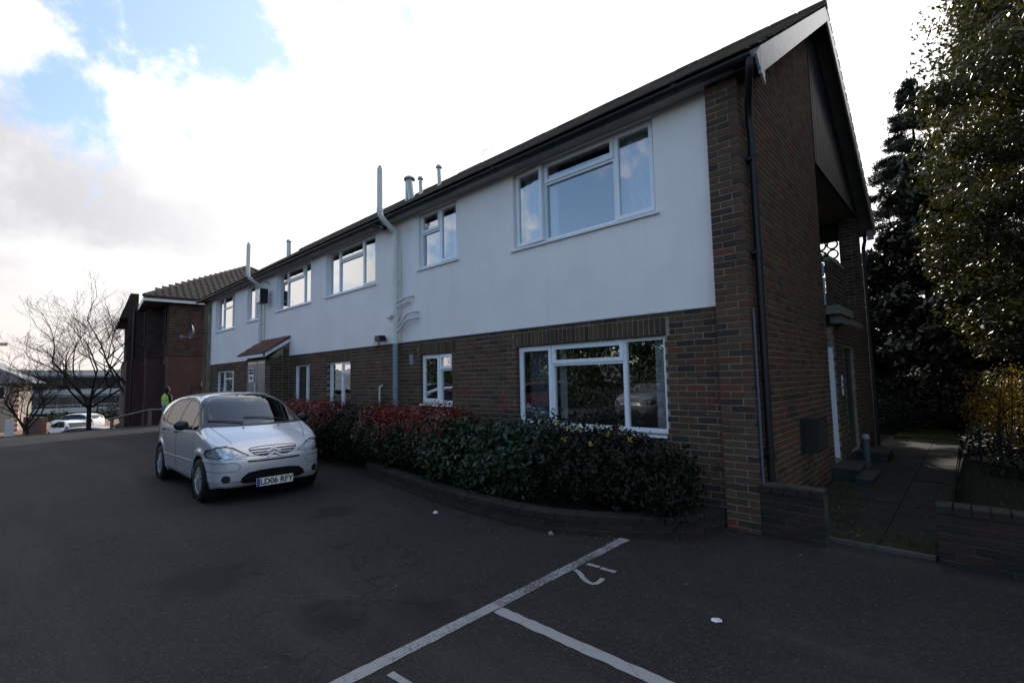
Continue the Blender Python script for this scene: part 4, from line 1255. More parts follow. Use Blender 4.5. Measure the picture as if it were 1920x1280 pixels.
def blob_points(ells, n_, rs, shell=.55, lump=.25, clumps=0, csize=.12):
    """points in a union of ellipsoids (cx,cy,cz,rx,ry,rz); returns points and outward normals"""
    w_ = np.array([e[3] * e[4] + e[4] * e[5] + e[3] * e[5] for e in ells]); w_ = w_ / w_.sum()
    P = []; Q = []
    idx = rs.choice(len(ells), n_ if not clumps else clumps, p=w_)
    E_ = np.array(ells)[idx]
    d = rs.normal(0, 1, (len(idx), 3)); d /= np.linalg.norm(d, axis=1)[:, None]
    rad = shell + (1 - shell) * rs.uniform(0, 1, len(idx)) ** .6
    rad *= 1 + lump * np.sin(d[:, 0] * 5 + E_[:, 0] * 3) * np.sin(d[:, 2] * 6 + E_[:, 1] * 7) * np.sin(d[:, 1] * 5 + 1)
    P = E_[:, :3] + d * E_[:, 3:6] * rad[:, None]; Q = d
    if clumps:
        k = rs.randint(0, clumps, n_)
        off = rs.normal(0, 1, (n_, 3)) * csize * np.array([1, 1, .75]); P = P[k] + off; Q = Q[k] * .6 + off / (csize + 1e-6) * .35
    return P, Q


LAUREL = leaf_mat('laurel_leaf', (.006, .019, .006), (.018, .040, .012), .34, .32, .08)
PHOT = leaf_mat('photinia_leaf', (.007, .014, .006), (.020, .034, .010), .38, .28, .08, top=(.21, .014, .010))
SHRUB_D = leaf_mat('dark_shrub_leaf', (.006, .012, .005), (.014, .022, .008), .55, .2, .08)
MAHO = leaf_mat('mahonia_leaf', (.006, .012, .005), (.016, .014, .008), .5, .18, .08)
PRIVET = leaf_mat('golden_privet_leaf', (.055, .038, .009), (.18, .11, .014), .4, .3, .4)
OAK = leaf_mat('evergreen_leaf', (.013, .018, .007), (.044, .042, .012), .38, .38, .30)
CONIF = leaf_mat('conifer_leaf', (.006, .012, .007), (.017, .026, .013), .6, .25, .15)
CONIF2 = leaf_mat('holly_leaf', (.005, .010, .004), (.012, .020, .008), .4, .3, .06)


def stems(name, base, tips, r0, mtl, parent, seg=5, wob=.04, seed=3):
    rs = random.Random(seed); mb = PMB()
    for tp in tips:
        a = Vector(base[rs.randrange(len(base))]); b_ = Vector(tp); n_ = 4
        pts = [a.lerp(b_, k / n_) + Vector((rs.uniform(-wob, wob), rs.uniform(-wob, wob), 0)) * (0 if k in (0,) else 1) for k in range(n_ + 1)]
        mb.tube(pts, [r0 * (1 - .75 * k / n_) for k in range(n_ + 1)], seg, caps=False)
    return mb.build(name, mtl, parent)


def shrub(name, label, ells, n_, size, mtl, seed, cat='shrub', group=None, aspect=.5, shell=.6, young=None, clumps=0, csize=.1, lump=.25, zmin=.06, stem=BARK_D):
    rs = np.random.RandomState(seed)
    P, Q = blob_points(ells, n_, rs, shell, lump, clumps, csize)
    k = (P[:, 2] > zmin) & (P[:, 1] < -.02 if name != 'golden_privet_bush' and ells[0][1] < 0 and ells[0][1] > -2 else P[:, 1] > -99)
    P, Q = P[k], Q[k]
    c = np.mean(np.array(ells)[:, :2], 0)
    th = empty(name, (c[0], c[1], 0)); tag(th, label, cat, group)
    yg = young(P, rs) if young else None
    leaves('foliage', P - np.array([c[0], c[1], 0]), Q, size, mtl, th, young=yg, aspect=aspect, seed=seed)
    r2 = random.Random(seed); tips = []
    base = [(e[0] + r2.uniform(-.15, .15), e[1] + r2.uniform(-.05, .05), .05) for e in ells for _ in range(2)]
    for _ in range(max(16, 9 * len(ells))):
        e = ells[r2.randrange(len(ells))]; a_ = r2.uniform(0, 2 * PI); k_ = r2.uniform(.5, 1.02); zt_ = r2.uniform(-.2, 1.0); tips.append((e[0] + math.cos(a_) * k_ * e[3] * .8, e[1] + math.sin(a_) * k_ * e[4] * .85, e[2] + (zt_ * 1.08) * e[5] * math.sqrt(max(.05, 1 - .5 * k_ * k_))))
    base = [min(base, key=lambda q: (q[0] - t_[0]) ** 2 + (q[1] - t_[1]) ** 2) for t_ in tips]
    mb = PMB()
    for a, b_ in zip(base, tips):
        a = Vector(a); b_ = Vector(b_); m1 = a.lerp(b_, .5) + Vector((r2.uniform(-.06, .06), r2.uniform(-.06, .06), .03))
        mb.tube([a, m1, b_], [.012, .008, .003], 5, caps=False)
    if name not in ('shade_cover', 'garden_shrub'): mb.build('stems', stem, th)
    return th


def redtop(z0_, z1_):
    def f_(P, rs):
        v = np.clip((P[:, 2] - z0_) / (z1_ - z0_), 0, 1)
        patch = .5 + .5 * np.sin(P[:, 0] * 5.3) * np.sin(P[:, 0] * 1.9 + P[:, 1] * 6)
        return (rs.uniform(0, 1, len(P)) < (v ** 1.3) * (.62 + .6 * patch) + .03).astype(float) * rs.uniform(.5, 1, len(P))
    return f_


def hedge_ells(x0_, x1_, yc, ry, zc, rz, step=.35, jit=.07, seed=1):
    r2 = random.Random(seed); out = []; x = x0_ + step * .5
    while x < x1_:
        out.append((x, yc + r2.uniform(-jit, jit), zc + r2.uniform(-jit, jit) * .6, step * .95, ry * r2.uniform(.9, 1.1), rz * r2.uniform(.93, 1.06))); x += step
    return out


shrub('photinia_bush', 'red tipped photinia bush just beside the silver car', hedge_ells(-12.3, -9.3, -.75, .55, .68, .60, .4, seed=2), 24000, .058, PHOT, 11, group=None, young=redtop(.70, 1.12), aspect=.45)
shrub('photinia_bush', 'red tipped photinia bush below the small ground floor window', hedge_ells(-8.15, -5.75, -.72, .52, .70, .56, .36, seed=3), 24000, .058, PHOT, 12, young=redtop(.70, 1.10), aspect=.45)
shrub('dark_bush', 'dull dark bush between the two red tipped bushes', hedge_ells(-9.5, -8.0, -.6, .45, .62, .60, .4, seed=4), 12000, .045, SHRUB_D, 13)
shrub('low_green_hedge', 'low green hedge behind the car in front of the brick store', hedge_ells(-17.5, -12.2, -.85, .35, .62, .62, .5, seed=5), 12000, .05, SHRUB_D, 14, cat='hedge')
shrub('laurel_bush', 'glossy dark green laurel bush spilling over the low planter wall', [(e[0], e[1], e[2] - (.12 if e[0] < -4.8 else .02), e[3], e[4], e[5]) for e in hedge_ells(-6.1, -3.9, -.78, .56, .60, .52, .36, jit=.1, seed=6)], 13000, .085, LAUREL, 15, aspect=.42, lump=.35, clumps=900, csize=.085)
shrub('mahonia_bush', 'dark mahonia bush with yellow flower spikes under the big window', [(e[0], e[1], e[2] - .10 * max(0, (e[0] + 3.0) / .7), e[3], e[4] * (1.0 if e[0] < -2.8 else .8), e[5] * (1.0 if e[0] < -3 else .88)) for e in hedge_ells(-4.1, -2.35, -.62, .50, .58, .48, .3, jit=.10, seed=7)], 15000, .06, MAHO, 16, aspect=.5, lump=.35, clumps=900, csize=.07)
YEL = mat('yellow_flower', (.45, .36, .03), .6, .3)
mh = [o_ for o_ in COL.objects if o_.name.startswith('mahonia_bush')][0]
for (x, y_, z_) in ((-3.72, -.85, 1.12), (-3.62, -.8, 1.05), (-3.38, -.9, 1.08), (-3.25, -.7, 1.1), (-3.02, -.8, 1.02), (-2.9, -.75, 1.1), (-2.75, -.8, .98), (-3.5, -1.0, .95), (-3.1, -1.05, .93)):
    mb = PMB()
    for k in range(9):
        a = k * 2.4; q_ = (x + rnd.uniform(-.025, .025), y_ + rnd.uniform(-.025, .025), z_ - .05 + .006 * k); mb.tube([q_, (q_[0] + .004, q_[1], q_[2] + .012)], [.007, .005], 5)
    mb.build('flower', YEL, mh)
shrub('golden_privet_bush', 'bare stemmed golden privet bush glowing yellow beside the path', [(.33, 4.1, 1.30, .52, .5, .42), (.75, 4.2, 1.25, .5, .5, .5), (.15, 4.0, 1.05, .38, .4, .35), (1.2, 4.1, 1.2, .5, .5, .55), (.5, 4.1, .8, .45, .4, .35)],
      9000, .035, PRIVET, 17, shell=.2, clumps=1400, csize=.05, zmin=.5)
shrub('round_bush', 'rounded dark bush at the far end of the side path', [(-1.95, 11.2, .55, .65, .6, .62), (-1.6, 11.2, .45, .5, .5, .5)], 5000, .05, SHRUB_D, 18, shell=.7)
shrub('garden_shrub', 'dark ground shrub behind the garden wall under the golden privet', [(1.0, 2.6, .45, .7, .7, .3), (1.9, 2.2, .5, .7, .7, .35), (.45, 3.2, .40, .5, .6, .25)], 7000, .05, SHRUB_D, 19, shell=.3)


shrub('shade_cover', 'low dark leaves added over sunlit ground between the privet and the far lawn', [(.35, 5.2, .36, .6, .7, .28), (.45, 6.3, .38, .6, .8, .30), (.35, 7.5, .36, .6, .8, .3), (.4, 8.6, .38, .6, .7, .3), (1.3, 6.0, .42, .8, 1.3, .4), (1.3, 8.0, .42, .8, 1.2, .4)],
      15000, .07, SHRUB_D, 21, shell=.5)  # dark leaf cover added to hide a sun patch on the bed


def tree_limbs(base, top, n_l, spread, r0, seed, mtl, parent, zfrac=.35, up=.25, sub=3):
    r2 = random.Random(seed); mb = PMB(); base = Vector(base); top = Vector(top); H = (top - base).length
    pts = [base.lerp(top, k / 8) + Vector((r2.uniform(-.05, .05), r2.uniform(-.05, .05), 0)) * (k > 0) * H * .12 for k in range(9)]
    mb.tube(pts, [r0 * (1 - .85 * k / 8) for k in range(9)], 10)
    tips = []
    for i in range(n_l):
        u = zfrac + (1 - zfrac) * (i + .5) / n_l; k = min(7, int(u * 8)); p = pts[k].lerp(pts[k + 1], u * 8 - k)
        a = i * 2.4 + r2.uniform(-.4, .4); L = spread * (1.15 - u) * r2.uniform(.7, 1.2) + .3
        d = Vector((math.cos(a), math.sin(a), up + r2.uniform(-.1, .25)))
        q = p + d * L * .5 + Vector((0, 0, -.05 * L)); e = p + d * L
        mb.tube([p, q, e], [r0 * .35 * (1.1 - u), r0 * .2 * (1.1 - u), .008], 6, caps=False); tips.append(e)
        for s_ in range(sub):
            b_ = p.lerp(e, r2.uniform(.35, .9)); d2 = (d + Vector((r2.uniform(-.8, .8), r2.uniform(-.8, .8), r2.uniform(-.2, .7)))).normalized()
            e2 = b_ + d2 * L * r2.uniform(.3, .5); mb.tube([b_, b_.lerp(e2, .5) + Vector((0, 0, .03)), e2], [.02, .013, .005], 5, caps=False); tips.append(e2)
    mb.build('trunk', mtl, parent)
    return tips


def clump_tree(name, label, base, top, spread, n_l, nleaf, lsize, mtl, seed, r0=.18, cl=.4, group=None, cat='tree', zfrac=.2, sub=5, aspect=.5, extra=(), keep=None):
    th = empty(name, (base[0], base[1], base[2])); tag(th, label, cat, group)
    tips = tree_limbs(base, top, n_l, spread, r0, seed, BARK_D, th, zfrac, sub=sub)
    rs = np.random.RandomState(seed)
    T_ = np.array([list(t_) for t_ in tips] + [list(e) for e in extra])
    T_ = np.concatenate([T_, T_ + rs.normal(0, cl * .9, T_.shape)])
    if keep is not None: T_ = T_[keep(T_)]
    k = rs.randint(0, len(T_), nleaf); size = cl * rs.uniform(.5, 1.25, len(T_))[k]
    off = rs.normal(0, 1, (nleaf, 3)); off /= np.linalg.norm(off, axis=1)[:, None]; off *= (rs.uniform(.15, 1, nleaf) ** .5)[:, None]
    P = T_[k] + off * size[:, None] * np.array([1, 1, .7]); P -= np.array(base)
    tone = np.clip(rs.uniform(0, .5, len(T_))[k] + rs.uniform(0, .5, nleaf), 0, 1)
    leaves('crown', P, off, lsize, mtl, th, tone=tone, aspect=aspect, seed=seed, flop=.7)
    return th


# big glossy evergreen on the right; its crown hangs over the path
ext = []
for (x, y_, z_) in ((.0, 6.6, 2.6), (-.25, 6.8, 3.2), (-.1, 6.6, 3.9), (.2, 6.3, 2.4), (.6, 6.0, 2.2), (1.0, 6.0, 2.3), (.0, 6.8, 4.6), (-.2, 7.0, 5.3), (-.35, 7.1, 6.0), (-.4, 7.2, 6.8), (-.2, 7.2, 7.5), (.2, 7.0, 5.6), (.5, 6.8, 6.8), (.3, 6.9, 4.2), (.8, 6.6, 3.4), (1.3, 6.3, 3.0), (.1, 7.3, 8.3), (.4, 7.3, 9.2), (.3, 7.3, 8.8), (.6, 7.4, 9.8), (1.0, 7.3, 10.2), (1.0, 7.2, 9.0), (1.2, 7.2, 8.0), (1.0, 7.0, 7.0), (1.2, 7.0, 6.0), (1.1, 6.8, 5.0), (-.1, 7.3, 7.9), (1.5, 7.0, 4.2), (1.6, 7.0, 9.5)):
    x += .40 if z_ > 4.4 else .08
    ext.append((x, y_, z_)); ext.append((x + .45, y_ + .5, z_ + .2)); ext.append((x + .9, y_ + .3, z_ - .1))
clump_tree('evergreen_oak', 'tall glossy leaved evergreen tree overhanging the path at the right edge', (2.6, 7.6, .3), (2.3, 7.5, 12.0), 3.2, 30, 165000, .092, OAK, 31, .22, .55, extra=ext, zfrac=.16, sub=6, aspect=.42, keep=lambda T: T[:, 0] > np.where(T[:, 2] > 4.5, -.30, -.42))


def conifer(name, label, x, y_, h, r_, nleaf, seed, mtl=CONIF, group=None, z0_=-.1, size=.11):
    th = empty(name, (x, y_, z0_)); tag(th, label, 'tree', group)
    mb = PMB(); mb.tube([(x, y_, z0_), (x + .1, y_, z0_ + h * .5), (x, y_, z0_ + h * .97)], [.18, .11, .02], 8); 
    rs = np.random.RandomState(seed); nb = int(h * 16)
    u = rs.uniform(0, 1, nb) ** .8; a = rs.uniform(0, 2 * PI, nb); L = r_ * (1 - u) ** .75 * rs.uniform(.65, 1.15, nb) + .18
    P = []; Q = []
    per = nleaf // nb
    for i in range(nb):
        z = z0_ + .3 + u[i] * (h - .3); d = np.array([math.cos(a[i]), math.sin(a[i]), 0.0])
        s_ = rs.uniform(.25, 1, per) ** .7
        q = np.outer(s_ * L[i], d); q[:, 2] += s_ ** 2 * -.22 * L[i] + .12 * L[i] * s_; q += rs.normal(0, 1, (per, 3)) * np.array([.13, .13, .09]) * (1.15 - s_[:, None] * .5)
        P.append(q + np.array([x, y_, z])); Q.append(np.tile(d, (per, 1)))
        if i % 3 == 0: mb.tube([(x, y_, z), (x + d[0] * L[i], y_ + d[1] * L[i], z - .1 * L[i])], [.02, .005], 4, caps=False)
    mb.build('trunk', BARK_D, th)
    P = np.concatenate(P) - np.array([x, y_, z0_]); Q = np.concatenate(Q)
    leaves('crown', P, Q, size, mtl, th, aspect=.35, seed=seed, flop=.9)
    return th


G1 = 'dark trees behind the building'
conifer('cypress', 'tall dark cypress rising just right of the roof verge', -1.05, 19.0, 13.2, 3.5, 120000, 41, z0_=-.1, size=.14)
conifer('cypress', 'second dark cypress behind the glossy evergreen', .9, 17.5, 14.0, 2.8, 80000, 42, size=.16)
conifer('cypress', 'broad dark cypress at the far right behind the privet', 3.6, 15.5, 13.0, 3.2, 50000, 43, size=.20)
conifer('cypress', 'dark cypress low behind the round bush beyond the path', -2.4, 20.0, 5.0, 2.2, 30000, 48, size=.2)
conifer('cypress', 'tall dark cypress added mostly hidden behind the building to keep sun off the path', -4.9, 14.6, 11.0, 2.7, 56000, 54, size=.2)  # added as a sun block for the path
clump_tree('holly_tree', 'dark holly tree closing the view at the end of the path', (-.5, 14.2, 0), (-.5, 14.2, 7.5), 2.0, 24, 46000, .20, CONIF2, 44, .12, .5, zfrac=.08, sub=5)
clump_tree('holly_tree', 'dark holly tree filling the gap under the overhanging crown', (1.4, 11.8, 0), (1.4, 11.8, 4.6), 2.0, 20, 36000, .20, CONIF2, 45, .12, .5, zfrac=.05, sub=5)
clump_tree('holly_tree', 'dark holly tree beyond the garden wall at the right edge', (3.6, 8.8, .3), (3.6, 8.8, 4.8), 2.0, 18, 30000, .20, CONIF2, 46, .12, .5, zfrac=.05, sub=5)
clump_tree('holly_tree', 'small dark holly tree showing through the ring screen side', (-3.2, 16.0, 0), (-3.2, 16.0, 3.4), 1.6, 14, 16000, .18, CONIF2, 47, .12, .5, zfrac=.05, sub=5)
clump_tree('shade_tree', 'large unseen tree added beyond the right edge of the frame to darken the gable and path', (6.5, 2.5, .3), (6.3, 2.6, 9.0), 3.6, 20, 26000, .26, CONIF2, 49, .25, .7, zfrac=.12, sub=5)  # out of view, added to darken the gable wall and path
clump_tree('shade_tree', 'second unseen tree added beyond the right edge to shade the gable side', (8.0, 7.5, .3), (8.0, 7.5, 10.0), 3.8, 20, 26000, .26, CONIF2, 52, .25, .7, zfrac=.1, sub=5)  # also unseen, added to cut light on the gable side
shrub('undergrowth', 'black shadowed undergrowth beneath the trees at the end of the path', [(x_, 12.6 + .3 * math.sin(x_ * 3), .8, .8, .7, 1.0 + .15 * math.sin(x_ * 5)) for x_ in (-2.6, -1.7, -.8, .1, 1.0, 1.9, 2.8, 3.7, 4.6)], 26000, .13, SHRUB_D, 53, shell=.35, zmin=0)
# trees and hedge behind the photographer (they show in the ground floor panes)
shrub('tall_hedge', 'tall dark hedge across the car park, seen mirrored in the ground floor panes', hedge_ells(-34, 3, -15.5, .8, 2.0, 2.3, 1.4, seed=9), 30000, .17, SHRUB_D, 20, cat='hedge', zmin=.0)
for x, y_, h, lb_ in ((-8.5, -18.5, 7.4, 'dark tree behind the tall hedge, nearest to the grey car'), (-14.0, -18, 8.2, 'dark tree behind the tall hedge, straight behind the red car'),
                      (-19.5, -18.6, 7.6, 'dark tree behind the tall hedge, left of the red car'), (-25.0, -18, 8.4, 'dark tree behind the tall hedge, behind the far grey car'), (-30.5, -18.3, 7.6, 'dark tree at the far end of the tall hedge')):
    clump_tree('oak_tree', lb_, (x, y_, 0), (x, y_, h - 1.2), 3.0, 16, 20000, .2, SHRUB_D, int(50 - x), .16, .9, zfrac=.12, sub=5)

# =================================================================== bare trees at the left
def bare_tree(name, label, base, H, seed, r0=.16, lean=(0, 0), fork=.35, n0=6, spread=.8, depth=5, mtl=BARK):
    r2 = random.Random(seed); th = empty(name, base); tag(th, label, 'tree')
    base = Vector(base); trunk = PMB(); crown = PMB()
    p1 = base + Vector((lean[0], lean[1], H * fork)); mid = base.lerp(p1, .5) + Vector((.05, .03, 0))
    trunk.tube([base, mid, p1], [r0, r0 * .85, r0 * .72], 9, caps=False)
    def grow(p, d, L, r_, lv):
        n_ = 4; pts = [p]; q = p; dd = d.copy()
        for k in range(n_):
            dd = (dd + Vector((r2.uniform(-.16, .16), r2.uniform(-.16, .16), r2.uniform(-.05, .12)))).normalized(); q = q + dd * L / n_; pts.append(q)
        crown.tube(pts, [max(.006, r_ * (1 - .45 * k / n_)) for k in range(n_ + 1)], 5 if lv < 2 else 3, caps=False)
        if lv >= depth: return
        nb = 3 if lv < 3 else r2.choice((2, 3))
        for k in range(nb):
            u = r2.uniform(.35, 1.0) if k else 1.0
            i = min(n_ - 1, int(u * n_)); s_ = pts[i].lerp(pts[i + 1], u * n_ - i) if u < 1 else pts[-1]
            side = Vector((r2.uniform(-1, 1), r2.uniform(-1, 1), r2.uniform(-.25, .7))).normalized()
            grow(s_, (dd * .9 + side * spread).normalized(), L * r2.uniform(.55, .8), r_ * (.62 if k == 0 else .5), lv + 1)
    for i in range(n0):
        a = 2 * PI * i / n0 + r2.uniform(-.3, .3); t_ = r2.uniform(.35, 1.05)
        grow(p1 if i % 2 else base.lerp(p1, .85), Vector((math.cos(a) * t_, math.sin(a) * t_, r2.uniform(.45, 1.0))).normalized(), H * .36 * r2.uniform(.8, 1.1), r0 * .5, 0)
    trunk.build('trunk', mtl, th); crown.build('crown', mtl, th)
    return th


bare_tree('bare_tree', 'wide spreading bare tree with an upright trunk behind the car park edge', (-39.8, -1.9, -2.6), 8.6, 61, .15, (.0, .0), .40, 7, .95, 5)
bare_tree('bare_tree', 'bare tree standing close against the brown brick building', (-36.6, -.55, -2.2), 8.2, 64, .14, (.2, .1), .45, 6, .9, 5)
bare_tree('bare_tree', 'smaller leaning bare tree above the white post at the left edge', (-38.0, -4.2, -2.3), 5.2, 63, .11, (-.6, -.5), .35, 7, .9, 5)

# =================================================================== brown brick building at the left
def bricktex_mat(name, c1, c2, mo, rows=1.0, vertical_axis='z'):
    m = bpy.data.materials.new(name); m.use_nodes = True; t = m.node_tree; b = t.nodes['Principled BSDF']
    tcn = N(t, 'ShaderNodeTexCoord'); sp_ = N(t, 'ShaderNodeSeparateXYZ'); t.links.new(tcn.outputs['Object'], sp_.inputs[0])
    cb = N(t, 'ShaderNodeCombineXYZ'); t.links.new(M_(t, 'ADD', sp_.outputs[0], sp_.outputs[1]), cb.inputs[0]); t.links.new(sp_.outputs[2], cb.inputs[1])
    br = N(t, 'ShaderNodeTexBrick'); t.links.new(cb.outputs[0], br.inputs['Vector'])
    br.inputs['Scale'].default_value = 1.0; br.inputs['Brick Width'].default_value = .225; br.inputs['Row Height'].default_value = .075; br.inputs['Mortar Size'].default_value = .006
    br.inputs['Color1'].default_value = (*c1, 1); br.inputs['Color2'].default_value = (*c2, 1); br.inputs['Mortar'].default_value = (*mo, 1)
    nn = N(t, 'ShaderNodeTexNoise'); nn.inputs['Scale'].default_value = 1.3; nn.inputs['Detail'].default_value = 6; t.links.new(tcn.outputs['Object'], nn.inputs['Vector'])
    t.links.new(mixc(t, M_(t, 'MULTIPLY', sstep(t, nn.outputs['Fac'], .35, .7), .4), br.outputs['Color'], tuple(k * .5 for k in c1)), b.inputs['Base Color'])
    b.inputs['Roughness'].default_value = .9
    bp = N(t, 'ShaderNodeBump'); bp.inputs['Strength'].default_value = .5; bp.inputs['Distance'].default_value = .01; bp.invert = True
    t.links.new(br.outputs['Fac'], bp.inputs['Height']); t.links.new(bp.outputs[0], b.inputs['Normal'])
    MATS[name] = m; return m


REDB = bricktex_mat('red_brown_brick', (.120, .045, .037), (.072, .034, .031), (.10, .078, .068))
HUNG = mat('hung_tile', (.075, .043, .036), .85, .25, var=.4, vscale=3)
b2 = empty('brown_building', (-29.0, 0, -.4), R(-5.5)); tag(b2, 'brown brick and tile hung block with a dark hipped roof at the left', 'building')
# local frame: wall A faces +x at x=0; y runs away from the camera
zb = -.3
mb = MB()
mb.box(-9, 0, 0, 9, zb, 3.55)                 # wall A block
mb.box(-9, -2.3, -.72, 0, zb, 3.55)           # wall B block further back
mb.box(-12, -3.8, -1.12, -.72, zb, 3.55); mb.box(-14, -6.2, -1.36, -1.12, zb, 3.55)
mb.build('brick_wall', REDB, b2)
mb = MB()
for (x1, y0, y1, zt) in ((0, 0, 9, 6.5), (-2.3, -.72, 0, 6.5), (-3.8, -1.12, -.72, 6.5), (-6.2, -1.36, -1.12, 6.2)):
    z = 3.56
    while z < zt:
        mb.prism([(x1 + .045, z), (x1 + .0, z + .155), (x1 - .3, z + .155), (x1 - .3, z)], 'y', y0, y1, tone=rnd.random()); z += .135
        mb.prism([(y0 - .045, z - .135), (y0, z + .02), (y0 + .3, z + .02), (y0 + .3, z - .135)], 'x', x1 - 3.4, x1, tone=rnd.random())
mb.build('tile_hanging', HUNG, b2)
# roof: hip with soffit and fascia
EX, EY = .35, -1.05; ez = 6.42
mb = MB()
A0, A1 = (EX, EY, ez), (EX, 9.5, ez); Bk = (-14, EY, ez); Bk2 = (-14, 9.5, ez); r1 = (-5.0, 4.5, 9.6); r2_ = (-8.2, 4.5, 9.6)
mb.add([A0, A1, r1], [(0, 1, 2)]); mb.add([A0, r1, r2_, Bk], [(0, 1, 2, 3)]); mb.add([A1, Bk2, r2_, r1], [(0, 1, 2, 3)]); mb.add([Bk, r2_, Bk2], [(0, 1, 2)])
mb.add([A0, Bk, Bk2, A1], [(0, 1, 2, 3)])
mb.build('roof', mat('roof_deck', (.03, .025, .022), .9), b2)
mb = MB(); mb.box(EX - .02, EX + .01, EY, 9.5, ez - .24, ez - .02); mb.box(-14, EX - .02, EY - .01, EY + .02, ez - .24, ez - .02); mb.build('fascia', mat('white_fascia', (.66, .68, .74), .5), b2)
mb = MB(); mb.box(-14, EX - .02, EY + .02, 9.5, ez - .24, ez - .22); mb.build('soffit', SOFFIT_D, b2)
mb = MB(); mb.tube([(EX + .05, EY, ez - .03), (EX + .05, 9.5, ez - .03)], .06, 8); mb.build('gutter', BLACKP, b2)
# roof tiles on the +x hip face and the -y face
pt = []
def tri_tiles(O, U, Wv, inside, upn):
    """O origin at eave, U unit along eave, Wv unit up slope"""
    U = Vector(U).normalized(); Wv = Vector(Wv).normalized(); Nn = U.cross(Wv).normalized()
    if Nn.z < 0: Nn = -Nn
    base = Matrix.Translation(b2.location) @ Matrix.Rotation(R(-5.5), 4, 'Z')
    j = 0
    while j < 40:
        i = 0
        while i < 60:
            p = Vector(O) + U * (i * .30 + (.0 if j % 2 else .0)) + Wv * (j * .32)
            if inside(i * .30 + .15, j * .32 + .2):
                rot = Matrix((U, Wv, Nn)).transposed() if U.cross(Wv).z > 0 else Matrix((-U, Wv, Nn)).transposed()
                m_ = Matrix.Translation(p + Nn * .05) @ rot.to_4x4() @ Matrix.Rotation(-.06, 4, 'X')
                pt.append((base @ m_, .285, .40, .05, rnd.random()))
            i += 1
        j += 1
hs = math.hypot(r1[0] - EX, r1[2] - ez); W1 = Vector((r1[0] - EX, 0, r1[2] - ez))
tri_tiles(A0, (0, 1, 0), W1, lambda a, c: c < hs and a > c / hs * (r1[1] - EY) and a < (9.5 - EY) - c / hs * (9.5 - r1[1]), 1)
hs2 = math.hypot(r1[1] - EY, r1[2] - ez)
emit_dummy = None
# emit with the rotated parent: convert to local
def emit_local(pcs, name, parent, mtl, stuffn, limit, **kw):
    inv = (Matrix.Translation(parent.location) @ Matrix.Rotation(parent.rotation_euler.z, 4, 'Z')).inverted()
    def dist(p): return (p[0].translation - CP).length
    pcs = sorted(pcs, key=dist); cache = {}
    for p in pcs[:limit]:
        key = int(p[4] * 7.9)
        if key not in cache:
            mb = MB(); l, d, h = p[1], p[2], p[3]
            # pan tile: curved section
            n_ = 5; vs = []; fs = []
            for s_ in range(n_ + 1):
                u = s_ / n_; zz_ = .010 * math.sin(u * 2 * PI)
                vs += [(-l / 2 + l * u, 0, zz_ + .02), (-l / 2 + l * u, d, zz_ + .02), (-l / 2 + l * u, 0, zz_ - .01)]
            for s_ in range(n_):
                a = s_ * 3; fs += [(a, a + 3, a + 4, a + 1), (a + 2, a + 5, a + 3, a)]
            mb.add(vs, fs, 0, (key + .5) / 8); cache[key] = mb.build(name, mtl, mesh_only=True)
        o_ = link(name, cache[key], parent); o_.matrix_local = inv @ p[0]
    mb = MB()
    for p in pcs[limit:]:
        l, d = p[1], p[2]; vs = []; fs = []; n_ = 4
        for s_ in range(n_ + 1):
            u = s_ / n_; zz_ = .010 * math.sin(u * 2 * PI)
            vs += [(-l / 2 + l * u, 0, zz_ + .02), (-l / 2 + l * u, d, zz_ + .02), (-l / 2 + l * u, 0, zz_ - .01)]
        for s_ in range(n_):
            a = s_ * 3; fs += [(a, a + 3, a + 4, a + 1), (a + 2, a + 5, a + 3, a)]
        M4 = inv @ p[0]; mb.add([M4 @ Vector(v) for v in vs], fs, 0, p[4])
    if pcs[limit:]:
        o_ = mb.build(stuffn, mtl, parent); o_['kind'] = 'stuff'
emit_local(pt, 'roof_tile', b2, PANTILE, 'roof_tiling', 300)
mb = MB(); mb.tube([A0, Vector(A0).lerp(Vector(r1), 1)], .11, 8); mb.tube([A1, r1], .11, 8); mb.tube([r1, r2_], .12, 8); mb.build('hip_tiles', PANTILE, b2)
# small lower roof at the far left
mb = MB(); mb.prism([(-1.75, 6.0), (-.9, 6.0), (-.9, 7.5), (-1.3, 7.5)], 'x', -13.5, -6.4); mb.build('side_roof', PANTILE, b2)
mb = MB(); mb.box(-13.6, -6.35, -1.82, -1.76, 5.8, 6.02); mb.build('side_fascia', MATS['white_fascia'], b2)
# windows in the returns
for (x0_, x1_, yy, z0_, z1_) in ((-1.8, -.75, -.004, 1.2, 3.2), (-1.8, -.75, -.06, 4.2, 6.0), (-3.4, -2.7, -.724, .9, 3.2), (-3.4, -2.7, -.78, 4.2, 6.0)):
    mb = MB(); ring_bar(mb, x0_, x1_, z0_, z1_, .07, yy - .03, yy); q = mb.build('window', mat('brown_frame', (.05, .03, .025), .5), b2)
    mb = MB(); mb.quad((x0_ + .07, yy - .015, z0_ + .07), (x1_ - .07, yy - .015, z0_ + .07), (x1_ - .07, yy - .015, z1_ - .07), (x0_ + .07, yy - .015, z1_ - .07)); mb.build('pane', mat('dark_pane', (.02, .022, .025), .08, .7), q)
mb = MB(); mb.tube([(.08, -.0, zb), (.08, -.0, 6.2)], .0001, 4); 
mb = MB(); mb.tube([(-3.7, -1.2, zb), (-3.7, -1.2, 6.2)], .06, 8); mb.tube([(.06, 1.05, zb), (.06, 1.05, 2.0)], .02, 6); mb.build('downpipe', BLACKP, b2)
mb = MB(); mb.box(.0, .12, 1.45, 1.72, 1.95, 2.2); mb.build('wall_lamp', mat('cream_lamp', (.45, .42, .33), .5), b2)
mb = MB(); mb.box(.0, .03, 1.35, 1.85, 1.15, 1.4); mb.build('louvre', PIPEG, b2)
